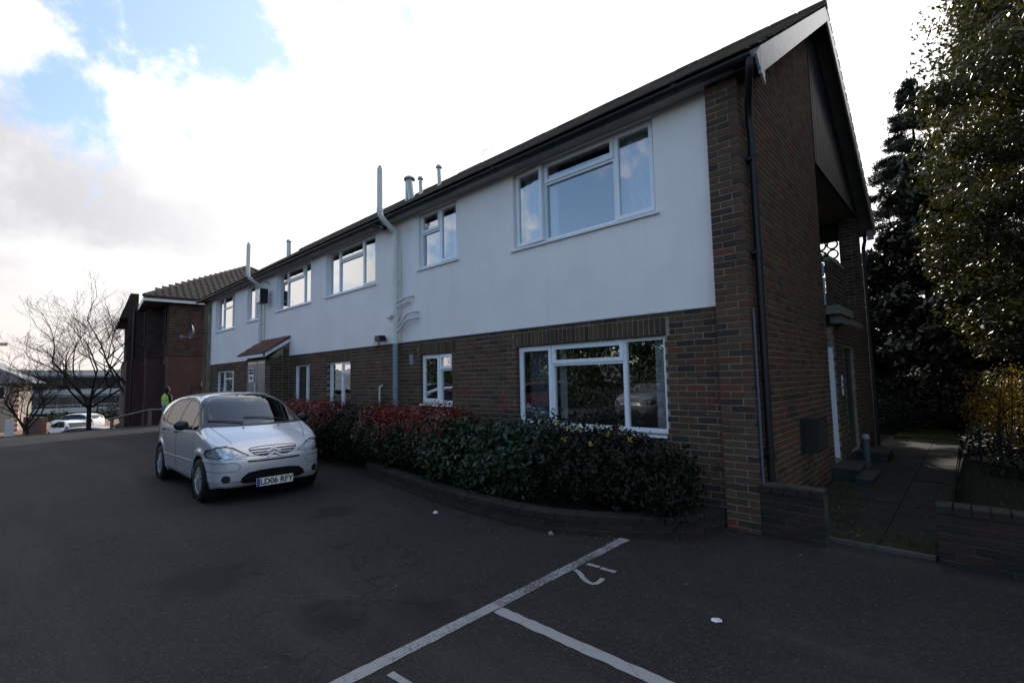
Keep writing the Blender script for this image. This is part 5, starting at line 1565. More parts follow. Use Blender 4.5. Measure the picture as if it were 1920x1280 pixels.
# satellite dish on the corner of the white building
e_ = empty('satellite_dish', (-22.28, -.1, 3.75)); tag(e_, 'dark satellite dish on the left corner of the white building', 'satellite dish')
mb = MB(); mb.lathe([(.001, .10), (.12, .075), (.24, .02), (.30, -.04)], (-.35, -.35, .05), 'y', 18); q = mb.build('dish', mat('dish_grey', (.05, .055, .065), .5), e_); 
mb = MB(); mb.tube([(-.35, -.25, .05), (-.15, -.12, .0), (0, 0, .02)], .02, 6); mb.build('arm', BLACKP, e_)
mb = MB(); mb.tube([(-.35, -.3, -.2), (-.4, -.65, -.18)], .012, 5); mb.box(-.44, -.36, -.72, -.62, -.2, -.12); mb.build('receiver', PIPEG, e_)

# =================================================================== far left scene
POSTW = mat('white_concrete', (.62, .64, .68), .7, .3, var=.15)
e_ = MB(); e_.box(-.17, .17, -.17, .17, -1.6, .0); e_.prism([(-.17, 0), (.17, 0), (.13, .05), (-.13, .05)], 'x', -.17, .17); o = e_.build('gate_post', POSTW); o.location = (-35.0, -5.3, .03)
tag(o, 'square white concrete post standing at the left edge of the car park', 'post')
rail = empty('handrail', (-27.3, -.9, -.6)); tag(rail, 'timber handrail stepping down beside the brown building', 'handrail')
TIM = mat('weathered_timber', (.17, .14, .11), .85, .3, var=.3)
mb = PMB(); mb.tube([(-28.7, -2.2, .15), (-27.32, -.94, .55)], .055, 6); mb.tube([(-27.32, -.94, .55), (-26.4, -.1, .55)], .055, 6); mb.build('rail', TIM, rail)
for x, y_, z_ in ((-28.6, -2.1, .15), (-27.3, -.92, .52), (-26.5, -.18, .52)):
    mb = PMB(); mb.box(x - .06, x + .06, y_ - .06, y_ + .06, -1.3, z_); mb.build('post', TIM, rail)
# lower car park surface
LOWP = mat('lower_paving', (.20, .13, .095), .9, .2, var=.25, vscale=1.5)
mb = MB(); xs = [-92, -80, -70, -60, -50, -42]
for i in range(len(xs) - 1):
    ys = [-10, -5, 0, 6]
    for j in range(3):
        c4 = [(xs[i], ys[j]), (xs[i + 1], ys[j]), (xs[i + 1], ys[j + 1]), (xs[i], ys[j + 1])]
        mb.add([(a, b_, ground_z(a, min(b_, 0)) + .03) for a, b_ in c4], [(0, 1, 2, 3)])
o = mb.build('lower_car_park', LOWP); o['kind'] = 'structure'
HG = leaf_mat('far_hedge_leaf', (.03, .045, .012), (.07, .09, .025), .6, .2, .2)
th = empty('clipped_hedge', (-47.5, -2.5, -2.4)); tag(th, 'low clipped hedge below the car park edge in front of the parked cars', 'hedge')
rs = np.random.RandomState(77); P = rs.uniform([-.5, -6, 0], [.5, 4.5, .85], (9000, 3)); Q = P * np.array([1, 0, 1.0]) / .5
leaves('foliage', P, Q, .14, HG, th, seed=78)
mb = MB(); mb.box(-.35, .35, -5.8, 4.3, 0, .7); mb.build('twigs', BARK_D, th)

# low house at the left edge
lb = empty('low_house', (-66, -4.6, -2.4), R(-8)); tag(lb, 'low cream walled house with brick quoins and grey pitched roof at the left edge', 'house')
CREAM = mat('cream_render', (.26, .23, .20), .8, .2, var=.1)
QU = mat('quoin_brick', (.24, .07, .04), .85, .2, var=.3)
mb = MB(); mb.box(-8, 0, -9, 0, 0, 4.6); mb.build('wall', CREAM, lb)
for k in range(20):
    mb = MB(); s_ = .42 if k % 2 else .30; mb.box(-s_, .02, -s_, .02, k * .23, k * .23 + .22); mb.build('quoin', QU if k % 2 == 0 else mat('pale_quoin', (.5, .42, .33), .8), lb)
mb = MB(); mb.prism([(-10.2, 4.55), (1.1, 4.55), (-4.5, 7.9)], 'x', -8.7, .8); mb.build('roof', mat('grey_slate', (.16, .17, .19), .5, .5, var=.2), lb)
for (y0, y1) in ((-2.6, -.9), (-5.6, -3.8)):
    mb = MB(); mb.box(0, .04, y0, y1, 3.0, 4.3); q = mb.build('window', POSTW, lb)
    mb = MB(); mb.box(.04, .05, y0 + .1, y1 - .1, 3.1, 4.2); mb.build('pane', MATS['dark_pane'], q)
    mb = MB(); mb.box(-.02, .03, y0 - .4, y1 + .4, 2.7, 2.78); mb.build('ledge', QU, lb)
# small brick planter walls near the far cars
for (x, y_, lbl) in ((-60.0, -3.6, 'pinkish brick wall end near the far parked cars'),):
    mb = MB(); mb.box(-1.6, 1.6, -.16, .16, 0, 1.5); o = mb.build('brick_wall_end', REDB); o.location = (x, y_, -2.4); o.rotation_euler = (0, 0, R(20)); tag(o, lbl, 'wall')

# office building beyond
of = empty('office_building', (-118, 4, -5.8), R(86)); tag(of, 'long low office building with dark glazed bands and pale parapets beyond the trees', 'office')
OFW = mat('pale_cladding', (.36, .38, .42), .6, .3, var=.1); OFD = mat('tinted_glazing', (.03, .035, .04), .12, .7)
OFR = mat('office_roof', (.15, .16, .18), .7, .3, var=.15)
mb = MB(); mb.box(-9, 20, 0, 16, 0, 9.2); mb.build('core', OFR, of)
for z in (2.9, 6.2, 9.2):
    mb = MB(); mb.box(-9.2, 20.2, -.25, 0, z, z + .9); mb.build('parapet', OFW, of)
for r_, z in enumerate((.6, 3.9, 7.2)):
    for k in range(14):
        mb = MB(); x = -9 + k * 2; mb.box(x + .06, x + 1.94, -.10, .0, z, z + 1.9); mb.build('glazing_panel', OFD, of)
mb = MB(); mb.box(-10, 21, -3.0, -.3, 9.3, 9.6); mb.build('roof_canopy', OFR, of)
mb = MB(); mb.box(-12, 6, -9.0, -8.7, 3.6, 3.75); mb.box(-12, 6, -9.0, -8.7, 4.5, 4.58)
for k in range(13): mb.box(-12 + k * 1.5, -11.94 + k * 1.5, -8.9, -8.8, 3.6, 4.5)
mb.build('deck_railing', METAL, of)
mb = MB(); mb.box(-12, 6, -9, -.3, 3.3, 3.6); mb.build('deck', OFW, of)
# mid distance evergreen bush masses
shrub('ivy_thicket', 'dark ivy covered thicket at the foot of the brown building', [(-35.5, .6, -.6, 1.6, 1.2, 2.0), (-33.5, .4, -1.0, 1.2, 1.0, 1.2)], 5000, .16, CONIF2, 81, zmin=-3)
shrub('bramble_thicket', 'dark thicket between the lower car park and the office building', [(-88, 6, -3, 6, 4, 2.6), (-84, -1, -3.4, 5, 3, 2.0), (-92, 13, -3, 6, 4, 3)], 9000, .35, SHRUB_D, 82, zmin=-6)
# street lamp at the left edge
e_ = empty('street_lamp', (-43.6, -6.6, -2.4)); tag(e_, 'street lamp whose head peeks in at the left edge above the low house', 'street lamp')
mb = MB(); mb.tube([(0, 0, 0), (0, 0, 6.8), (.1, .35, 6.95), (.15, .7, 6.9)], [.07, .05, .04, .035], 8); mb.build('pole', METAL, e_)
mb = MB(); mb.box(-.16, .2, .45, 1.05, 6.72, 6.9); mb.build('lamp_head', mat('lamp_head', (.5, .45, .35), .5), e_)


# =================================================================== CARS
def sdf_poly(P, poly):
    """signed distance (negative inside) of 2D points to polygon"""
    poly = np.asarray(poly, float); x, y_ = P[:, 0], P[:, 1]; d = np.full(len(P), 1e9); s_ = np.ones(len(P)); n_ = len(poly)
    for i in range(n_):
        a = poly[i]; b_ = poly[i - 1]; e = b_ - a; wx = x - a[0]; wy = y_ - a[1]
        h = np.clip((wx * e[0] + wy * e[1]) / (e @ e), 0, 1); bx = wx - e[0] * h; by = wy - e[1] * h
        d = np.minimum(d, bx * bx + by * by)
        c1 = y_ >= a[1]; c2 = y_ < b_[1]; c3 = e[0] * wy > e[1] * wx
        flip = (c1 & c2 & c3) | (~c1 & ~c2 & ~c3); s_ = np.where(flip, -s_, s_)
    return s_ * np.sqrt(d)


def smax(a, b_, k):
    h = np.clip(.5 + .5 * (a - b_) / k, 0, 1); return b_ * (1 - h) + a * h + k * h * (1 - h)


def catmull(pts, n_=6):
    out = []; P = [np.array(p, float) for p in pts]
    for i in range(len(P) - 1):
        p0 = P[max(0, i - 1)]; p1 = P[i]; p2 = P[i + 1]; p3 = P[min(len(P) - 1, i + 2)]
        for k in range(n_):
            t_ = k / n_; out.append(.5 * ((2 * p1) + (-p0 + p2) * t_ + (2 * p0 - 5 * p1 + 4 * p2 - p3) * t_ ** 2 + (-p0 + 3 * p1 - 3 * p2 + p3) * t_ ** 3))
    out.append(P[-1]); return out


SIDE = catmull([(-1.84, .26), (-1.89, .42), (-1.90, .62), (-1.87, .86), (-1.80, 1.06), (-1.66, 1.24), (-1.42, 1.38), (-1.05, 1.47), (-.55, 1.525), (-.05, 1.53), (.32, 1.49), (.62, 1.40), (.92, 1.235), (1.17, 1.09),
                (1.36, 1.0), (1.55, .925), (1.72, .835), (1.84, .735), (1.90, .64), (1.925, .54), (1.93, .42), (1.90, .28), (1.82, .20)], 4) + [np.array((1.1, .19)), np.array((-1.1, .19)), np.array((-1.75, .22))]
hp = catmull([(1.96, 0), (1.945, .3), (1.885, .55), (1.76, .715), (1.5, .795), (1.1, .825), (.5, .836), (-.6, .836), (-1.2, .825), (-1.6, .78), (-1.8, .68), (-1.885, .45), (-1.905, 0)], 4)
PLAN = hp + [np.array((p[0], -p[1])) for p in hp[::-1][1:-1]]
hf = catmull([(.0, .18), (.70, .18), (.775, .24), (.812, .40), (.832, .58), (.838, .76), (.815, .92), (.765, 1.08), (.70, 1.24), (.62, 1.38), (.50, 1.47), (.30, 1.52), (.0, 1.535)], 4)
FRONT = hf + [np.array((-p[0], p[1])) for p in hf[::-1][1:-1]]
AX = 1.23


def car_f(P):
    x, y_, z = P[:, 0], P[:, 1], P[:, 2]
    bow = np.where(x > .2, .30, -.14) * y_ ** 2 * np.clip((z - .62) / .35, 0, 1)
    a = sdf_poly(np.stack([x + bow, z], 1), SIDE); b_ = sdf_poly(np.stack([x, y_], 1), PLAN); c = sdf_poly(np.stack([y_, z], 1), FRONT)
    f = smax(smax(a, b_, .10), c, .09)
    ay = np.abs(y_)
    for ax in (AX, -AX):
        d = np.hypot(x - ax, z - .30); f -= .020 * np.exp(-((d - .375) / .055) ** 2) * np.clip((ay - .55) / .1, 0, 1) * (z > .2)
    f += .006 * np.exp(-((z - .50 - .02 * x) / .012) ** 2) * (ay > .7) * (np.abs(x) < .9) * -1.2      # rubbing strip
    # bumper step
    f += .010 * np.clip((.62 - z) / .03, 0, 1) * -1.0 * (x > 1.35) * (z > .3)
    f -= .010 * np.exp(-((z - .27) / .04) ** 2) * (np.abs(x) < .85) * (ay > .6)
    # headlamp pockets
    return f


def car_surface(nu, nv):
    spz = .62; xa, xb = -1.25, 1.15
    us = np.linspace(0, 1, nu)
    th = np.linspace(0, 2 * PI, nv, endpoint=False)
    org = []; dr = []
    for u in us:
        if u < .22: el = (1 - u / .22) * PI / 2; ox = xa; sx = -math.sin(el); cr_ = math.cos(el)
        elif u > .78: el = (u - .78) / .22 * PI / 2; ox = xb; sx = math.sin(el); cr_ = math.cos(el)
        else: ox = xa + (xb - xa) * (u - .22) / .56; sx = 0; cr_ = 1
        cr_ = max(cr_, .004)
        org.append(np.tile([ox, 0, spz], (nv, 1)))
        q = np.stack([np.full(nv, sx), cr_ * np.sin(th), -cr_ * np.cos(th)], 1); dr.append(q / np.linalg.norm(q, axis=1)[:, None])
    O = np.concatenate(org); Dd = np.concatenate(dr)
    lo = np.zeros(len(O)); hi = np.full(len(O), 1.6)
    for _ in range(18):
        md = (lo + hi) / 2; f = car_f(O + Dd * md[:, None]); lo = np.where(f < 0, md, lo); hi = np.where(f < 0, hi, md)
    return O + Dd * lo[:, None]


def in_poly(p, poly): return sdf_poly(p, poly) < 0


def make_car(name, label, loc, rz, paint, nu=330, nv=300, plate=None, scale=(1, 1, 1), detail=True, group=None):
    root = empty(name, loc, rz); tag(root, label, 'car', group); root.scale = scale
    Vv = car_surface(nu, nv)
    i, j = np.meshgrid(np.arange(nu - 1), np.arange(nv), indexing='ij')
    j2 = (j + 1) % nv
    Ff = np.stack([i * nv + j, (i + 1) * nv + j, (i + 1) * nv + j2, i * nv + j2], -1).reshape(-1, 4)
    Cc = Vv[Ff].mean(1); e1 = Vv[Ff[:, 2]] - Vv[Ff[:, 0]]; e2 = Vv[Ff[:, 3]] - Vv[Ff[:, 1]]
    Nn = np.cross(e1, e2); Nn /= np.linalg.norm(Nn, axis=1)[:, None] + 1e-12
    s_ = np.sign((Nn * (Cc - np.array([0, 0, .62]))).sum(1)); 
    if s_.mean() < 0: Nn = -Nn; Ff = Ff[:, ::-1]
    x, y_, z = Cc.T; ay = np.abs(y_)
    reg = np.zeros(len(Ff), int)     # 0 body
    sxz = np.stack([x, z], 1); fyz = np.stack([ay, z], 1)
    # doors
    door_f = in_poly(sxz, [(.80, .36), (.86, .60), (.93, 1.0), (.93, 1.05), (.55, 1.37), (.2, 1.455), (-.14, 1.47), (-.14, .30), (.78, .30)]) & (ay > .45)
    door_r = in_poly(sxz, [(-.16, .30), (-.16, 1.47), (-.6, 1.455), (-.95, 1.40), (-1.05, 1.2), (-1.05, .86), (-.95, .72), (-.85, .58), (-.80, .30)]) & (ay > .45)
    if detail: reg[door_f] = 1; reg[door_r] = 2
    seam = (np.abs(sdf_poly(sxz, [(.80, .36), (.86, .60), (.93, 1.0), (.93, 1.05), (.55, 1.37), (.2, 1.455), (-.14, 1.47), (-.14, .30), (.78, .30)])) < .0045) & (ay > .5) & (z < 1.0)
    seam |= (np.abs(sdf_poly(sxz, [(-.16, .30), (-.16, 1.47), (-.6, 1.455), (-.95, 1.40), (-1.05, 1.2), (-1.05, .86), (-.95, .72), (-.85, .58), (-.80, .30)])) < .0045) & (ay > .5) & (z < 1.0)
    # hood line
    hoodl = np.abs(ay - (.665 - .15 * np.clip((x - 1.10) / .62, 0, 1) ** 1.6)) < .005
    seam |= hoodl & (x > 1.05) & (x < 1.70) & (Nn[:, 2] > .2)
    seam |= (np.abs(z - .605) < .004) & (x > 1.4) & (ay > .38)
    seam |= (np.abs(sdf_poly(fyz, [(.50, .445), (.84, .445), (.84, .56), (.52, .56), (.46, .505)])) < .0035) & (x > 1.45)
    seam |= (np.abs(z - (.62)) < .005) & (x < -1.3)
    seam |= (np.abs(ay - .56) < .006) & (z > 1.42) & (x < .3)
    # glass
    dlo = [(1.02, 1.03), (.90, 1.13), (.66, 1.27), (.42, 1.37), (.05, 1.415), (-.4, 1.425), (-.85, 1.39), (-1.15, 1.29), (-1.38, 1.12), (-1.30, 1.03), (-.7, .995), (.4, .965), (.95, .985)]
    gl_ = in_poly(sxz, dlo) & (ay > .5) & (np.abs(Nn[:, 1]) > .35)
    pil = gl_ & ((np.abs(x + .15) < .045) | (np.abs(x - .70) < .018) | (np.abs(x + 1.03) < .02))
    edge = (np.abs(sdf_poly(sxz, dlo)) < .012) & (ay > .5) & (np.abs(Nn[:, 1]) > .35)
    reg[gl_] = 3; reg[pil | edge] = 4
    # windscreen
    xb_ = 1.27 - .34 * ay ** 2; xt_ = .36 - .12 * ay ** 2; u_ = np.clip((x - xt_) / (xb_ - xt_), 0, 1)
    ws = (x > xt_) & (x < xb_) & (ay < .60 + .15 * u_) & (Nn[:, 0] > .2)
    wse = (x > xt_ - .015) & (x < xb_ + .07) & (ay < .60 + .15 * u_ + .02) & (Nn[:, 0] > .15) & ~ws
    reg[wse] = 4; reg[ws] = 5
    wr = (x < -1.4) & (z > 1.02) & (z < 1.36) & (ay < .60) & (Nn[:, 0] < -.2); reg[wr] = 5
    # headlamps
    hl = [(.345, .640), (.45, .627), (.60, .620), (.795, .627), (.80, .672), (.785, .735), (.72, .775), (.62, .785), (.53, .758), (.43, .692)]
    h_ = in_poly(fyz, hl) & (x > 1.42); he = (np.abs(sdf_poly(fyz, hl)) < .005) & (x > 1.40)
    reg[he] = 4; reg[h_] = 6
    # grille
    gr = [(0, .665), (.18, .668), (.27, .70), (.33, .745), (.335, .775), (.30, .787), (.15, .795), (0, .797)]
    g_ = in_poly(fyz, [(0, .55), (.18, .617), (.27, .65), (.33, .695), (.335, .725), (.30, .737), (.15, .747), (-.01, .75), (-.01, .55)]) & (x > 1.4) & (z > .617)
    gb = g_ & ((np.abs(z - .637) < .010) | (np.abs(z - .672) < .009) | (np.abs(z - .707) < .009))
    gline = (np.abs(sdf_poly(fyz, [(-.3, .617), (.18, .617), (.27, .65), (.33, .695), (.335, .725), (.30, .737), (.15, .747), (-.3, .75)])) < .005) & (x > 1.4)
    reg[gb | gline] = 4
    reg[(np.abs(z - (.555 + .05 * ay ** 2)) < .012) & (ay < .37) & (x > 1.5)] = 4
    lg = in_poly(fyz, [(-.1, .25), (.40, .26), (.46, .29), (.44, .35), (.36, .41), (.2, .43), (-.1, .435)]) & (x > 1.5); reg[lg] = 8
    fg = (np.hypot(ay - .63, z - .345) < .052) & (x > 1.3); reg[fg] = 4
    reg[z < .205] = 4
    # tail lamps
    tl = in_poly(fyz, [(.62, .72), (.84, .74), (.84, 1.08), (.68, 1.14), (.66, .95)]) & (x < -1.45); reg[tl] = 7
    # rubbing strips are paint; wheel arch holes
    hole = ((np.hypot(x - AX, z - .30) < .335) | (np.hypot(x + AX, z - .30) < .335)) & (ay > .5) & (z < .66)
    seam &= (reg < 3)
    keep = ~hole
    def sub(mask, nm, mats, par, off=0.0, mi=None):
        f_ = Ff[mask]
        if len(f_) == 0: return None
        idx, inv = np.unique(f_, return_inverse=True); v_ = Vv[idx].copy()
        if off:
            nv_ = np.zeros((len(Vv), 3)); np.add.at(nv_, f_.ravel(), np.repeat(Nn[mask], 4, 0)); nv_ = nv_[idx]; nv_ /= np.linalg.norm(nv_, axis=1)[:, None] + 1e-9; v_ += nv_ * off
        me = np_mesh(nm, v_, inv.reshape(-1, 4), mats, smooth=True, fmi=(mi[mask] if mi is not None else None))
        return link(nm, me, par)
    mi = seam.astype(int)
    sub(keep & (reg == 0), 'body', [paint, GAP], root, mi=mi)
    for side in (1, -1):
        sd_ = np.sign(y_) == side
        d1 = sub(keep & (reg == 1) & sd_, 'front_door', [paint, GAP], root, mi=mi); d2 = sub(keep & (reg == 2) & sd_, 'rear_door', [paint, GAP], root, mi=mi)
        for d_, xh in ((d1, -.02), (d2, -.88)) if detail else ():
            if detail:
                mb = MB(); mb.tube([(xh - .07, side * .835, .90), (xh - .04, side * .862, .905), (xh + .04, side * .864, .905), (xh + .07, side * .835, .90)], .014, 8); mb.build('door_handle', TRIM, d_)
        sub(keep & (reg == 3) & sd_ & (x > -.15) & (x <= .70), 'side_window', SIDEGLASS, root, -.006); sub(keep & (reg == 3) & sd_ & (x < -.15), 'side_window', SIDEGLASS, root, -.006)
        sub(keep & (reg == 3) & sd_ & (x > .70), 'quarter_light', SIDEGLASS, root, -.006)
        hb = sub(keep & (reg == 6) & sd_, 'headlight', LAMPGLASS, root, .002)
        if detail:
            rf = sub(keep & (reg == 6) & sd_, 'reflector', REFL, hb, -.02)
            mb = MB()
            for (yy, zz_, rr_) in ((.52, .69, .045), (.63, .72, .052), (.73, .72, .04)):
                mb.lathe([(.001, -.03), (rr_ * .5, -.028), (rr_ * .9, -.008), (rr_, 0)], (1.78 - (yy - .45) ** 2 * 2.6, side * yy, zz_), 'x', 14)
            mb.build('lamp_bowl', REFL, hb)
        sub(keep & (reg == 7) & sd_, 'tail_light', TAIL, root, .002)
        if detail:
            mb = MB(); mb.lathe([(.001, .0), (.04, .004), (.052, .012)], (0, 0, 0), 'x', 16); q = mb.build('fog_lamp', LAMPD, root); q.location = (1.80, side * .63, .345)
            # mirror
            mb = MB(); pr = [(.001, -.075), (.05, -.07), (.075, -.04), (.085, 0), (.08, .03), (.06, .055), (.001, .06)]
            mb.lathe(pr, (0, 0, 0), 'x', 18); q = mb.build('wing_mirror', TRIM, root); q.location = (.72, side * .935, 1.045); q.scale = (1, 1.18, .88)
            mb = MB(); mb.tube([(.74, side * .80, 1.0), (.735, side * .88, 1.01)], .03, 8); mb.build('mirror_stalk', TRIM, root)
    sub(keep & (reg == 4), 'trim', TRIM, root, -.003)
    sub(keep & (reg == 8), 'lower_grille', LINER, root, -.012)
    sub(keep & (reg == 5) & (x > 0), 'windscreen', CARGLASS, root, -.004); sub(keep & (reg == 5) & (x < 0), 'rear_window', CARGLASS, root, -.004)
    # under tray, arch liners, interior
    mb = MB(); mb.box(-1.7, 1.7, -.52, .52, .17, .24)
    for ax in (AX, -AX):
        for side in (1, -1):
            pr = [(.345, 0), (.345, .34)]
            mb.lathe([(.350, 0), (.350, .30)], (ax, side * .52 if side > 0 else -.82, .30), 'y', 26)
            mb.box(ax - .36, ax + .36, side * .50 - .01, side * .50 + .01, .15, .66)
    mb.build('underbody', LINER, root)
    if detail:
        mb = MB(); mb.box(-1.2, 1.0, -.70, .70, .30, .45)
        for (cx, cy_) in ((.0, .36), (.0, -.36), (-.85, .36), (-.85, -.36)):
            mb.prism([(cx - .25, .45), (cx + .25, .45), (cx + .24, .58), (cx - .16, .60), (cx - .30, 1.12), (cx - .38, 1.10)], 'y', cy_ - .24, cy_ + .24)
            mb.prism([(cx - .38, 1.14), (cx - .30, 1.14), (cx - .32, 1.33), (cx - .38, 1.32)], 'y', cy_ - .12, cy_ + .12)
        mb.prism([(.55, .6), (1.1, .85), (1.05, .97), (.75, .98), (.58, .86)], 'y', -.68, .68)
        mb.build('cabin', CABIN, root)
        mb = MB(); st = [(.50 + .06 * math.sin(a) * .3, .36 + .18 * math.cos(a), .96 + .17 * math.sin(a)) for a in [2 * PI * k / 20 for k in range(21)]]
        mb.tube(st, .013, 6, caps=False); mb.build('steering_wheel', TRIM, root)
        # wipers, emblem, plate
        for (a, b_) in (((1.19, .48, 1.085), (1.10, -.18, 1.165)), ((1.23, -.22, 1.095), (1.02, -.66, 1.115))):
            a = Vector(a); b_ = Vector(b_); pts = []
            for k in range(9):
                p = a.lerp(b_, k / 8)
                lo_, hi_ = .9, 1.5
                for _ in range(18):
                    mdz = (lo_ + hi_) / 2
                    if car_f(np.array([[p.x, p.y, mdz]]))[0] < 0: lo_ = mdz
                    else: hi_ = mdz
                pts.append((p.x, p.y, lo_ + .012))
            mb = MB(); mb.tube(pts, .008, 6); mb.build('wiper', TRIM, root)
        for (cx, cy_) in ((1.36, .26), (1.36, -.26)):
            lo_, hi_ = .8, 1.3
            for _ in range(18):
                mdz = (lo_ + hi_) / 2
                if car_f(np.array([[cx, cy_, mdz]]))[0] < 0: lo_ = mdz
                else: hi_ = mdz
            mb = MB(); mb.lathe([(.001, .012), (.014, .008), (.016, 0)], (cx, cy_, lo_), 'z', 8); mb.build('washer_jet', TRIM, root)

        def surf_x(yy, zz_):
            lo_, hi_ = 1.3, 2.1
            for _ in range(20):
                m_ = (lo_ + hi_) / 2
                if car_f(np.array([[m_, yy, zz_]]))[0] < 0: lo_ = m_
                else: hi_ = m_
            return lo_
        mb = MB()
        for zc in (.640, .692):
            for sgn in (1, -1):
                q = [(0, zc + .040), (sgn * .100, zc - .018), (sgn * .100, zc - .048), (0, zc + .004)]
                vs = [(surf_x(a, min(b_, .735)) + .002, a, b_) for a, b_ in q] + [(surf_x(a, min(b_, .735)) + .018, a, b_) for a, b_ in q]
                fs = [(0, 1, 2, 3), (7, 6, 5, 4), (0, 4, 5, 1), (1, 5, 6, 2), (2, 6, 7, 3), (3, 7, 4, 0)]
                mb.add(vs, fs)
        mb.build('emblem', mat('emblem_silver', (.55, .57, .60), .35, .5, metal=.2), root)
        mb = MB(); mb.tube([(-1.0, -.50, 1.545), (-1.08, -.50, 1.5)], .01, 5)
    if plate:
        xp = 1.945
        pl = MB(); pl.box(xp, xp + .012, -.26, .26, -.056 + .262, .056 + .262); pq = pl.build('number_plate', PLATEW, root)
        text_mesh(plate, .112, 'plate_lettering', INK, pq, (xp + .014, .022, .260), (R(90), 0, R(90)), bold=.0022)
        mb = MB(); mb.box(xp + .012, xp + .0135, -.258, -.215, .208, .316); mb.build('plate_band', mat('plate_blue', (.02, .06, .30), .4), pq)
    # wheels
    for ax in (AX, -AX):
        for side in (1, -1):
            mb = MB()
            mb.lathe([(.20, .085), (.235, .09), (.275, .085), (.293, .06), (.298, .0), (.293, -.06), (.275, -.085), (.2, -.085)], (0, 0, 0), 'y', 36)
            ty = mb.build('tyre', TYRE, root); ty.location = (ax, side * .735, .298)
            mb = MB(); sg_ = side
            mb.lathe([(.205, .075 * sg_), (.20, .055 * sg_), (.19, .03 * sg_)], (0, 0, 0), 'y', 36)
            for k in range(14):
                a0 = 2 * PI * k / 14; da = .14
                def pt_(r_, a, h): return (r_ * math.cos(a), h * sg_, r_ * math.sin(a))
                q = [pt_(.045, a0 - da * 1.6, .085), pt_(.045, a0 + da * 1.6, .085), pt_(.198, a0 + da * .9, .068), pt_(.198, a0 - da * .9, .068)]
                q2 = [(p[0], p[1] - .02 * sg_, p[2]) for p in q]
                mb.add(q + q2, [(0, 1, 2, 3), (0, 4, 5, 1), (1, 5, 6, 2), (2, 6, 7, 3), (3, 7, 4, 0)])
            mb.lathe([(.001, .092 * sg_), (.045, .09 * sg_), (.06, .08 * sg_)], (0, 0, 0), 'y', 20)
            w_ = mb.build('rim', RIM, ty)
            mb = MB(); mb.lathe([(.001, .035 * sg_), (.195, .035 * sg_)], (0, 0, 0), 'y', 20); mb.build('brake_disc', LINER, ty)
    return root


SILVER = mat('silver_paint', (.58, .61, .67), .28, .5, metal=.45, coat=1.0)
SILVER.node_tree.nodes['Principled BSDF'].inputs['Coat Roughness'].default_value = .03
WHITEC = mat('white_car_paint', (.78, .79, .80), .3, .5, coat=1.0)
BLACKC = mat('black_car_paint', (.02, .02, .024), .3, .5, coat=1.0)
GREYC = mat('grey_car_paint', (.05, .055, .062), .3, .5, coat=1.0)
REDC = mat('red_car_paint', (.14, .015, .015), .3, .5, coat=1.0)
GAP = mat('panel_gap', (.06, .062, .068), .6, .2)
TRIM = mat('car_trim', (.016, .016, .018), .38, .4)
LINER = mat('arch_liner', (.01, .01, .01), .9, .1)
CABIN = mat('cabin_fabric', (.035, .036, .04), .9, .2)
TYRE = mat('tyre_rubber', (.018, .018, .018), .8, .25)
RIM = mat('wheel_trim', (.42, .44, .47), .35, .5, metal=.6)
REFL = mat('lamp_reflector', (.68, .70, .74), .30, .5, metal=.4, var=.5, vscale=14)
LAMPD = mat('lamp_dark', (.05, .055, .06), .15, .6)
TAIL = mat('tail_lamp', (.25, .01, .01), .2, .6)
CHROME = mat('chrome', (.72, .74, .76), .12, .5, metal=1.0)
PLATEW = mat('plate_white', (.70, .70, .66), .45, .4)

make_car('silver_car', 'silver five door hatchback parked nose out in front of the white building', (-9.31, -2.80, 0), 0.0, SILVER, plate='LD06 RFY', scale=(1, .965, 1), nu=640, nv=600)
CG = None
make_car('white_car', 'white hatchback seen side on in the lower car park', (-63.6, -.5, -2.43), R(-137 + 0), WHITEC, 90, 100, None, (1.15, 1.05, 1.02), False)
make_car('white_car', 'small white car parked in front of the white hatchback', (-52.0, -1.9, -2.43), R(-165), WHITEC, 90, 100, None, (1.0, 1.0, 1.0), False)
make_car('black_car', 'black car with only its roof showing above the car park edge', (-44.6, -1.75, -2.46), R(-125), BLACKC, 90, 100, None, (1.1, 1.05, .93), False)
make_car('red_car', 'red car across the car park, mirrored in the left pane of the big window', (-16.6, -12.6, 0), R(90), REDC, 90, 100, None, (1.05, 1.05, 1.0), False)
make_car('grey_car', 'grey car across the car park, mirrored in the right pane of the big window', (-9.2, -12.2, 0), R(90), GREYC, 90, 100, None, (1.05, 1.05, 1.0), False)
make_car('grey_car', 'grey car at the far end of the bays, mirrored in the small ground floor window', (-23.2, -11.5, 0), R(90), GREYC, 90, 100, None, (1.05, 1.05, 1.0), False)

# =================================================================== PERSON in the yellow vest
pr = empty('person', (-24.45, -.85, -.18), R(20)); tag(pr, 'person in a yellow high visibility vest standing beyond the silver car', 'person')


def skin_body(name, verts, edges, radii, mtl, parent, sub=2, root=0):
    me = bpy.data.meshes.new(name); me.from_pydata(verts, edges, []); me.materials.append(mtl)
    o_ = link(name, me, parent)
    sv = me.skin_vertices.new(name='') if hasattr(me.skin_vertices, 'new') else None
    md = o_.modifiers.new('skin', 'SKIN')
    if not me.skin_vertices: bpy.context.view_layer.update()
    lay = me.skin_vertices[0].data
    for k, r_ in enumerate(radii): lay[k].radius = (r_, r_) if not isinstance(r_, tuple) else r_
    lay[root].use_root = True
    md.use_smooth_shade = True
    s_ = o_.modifiers.new('sub', 'SUBSURF'); s_.levels = sub; s_.render_levels = sub
    return o_


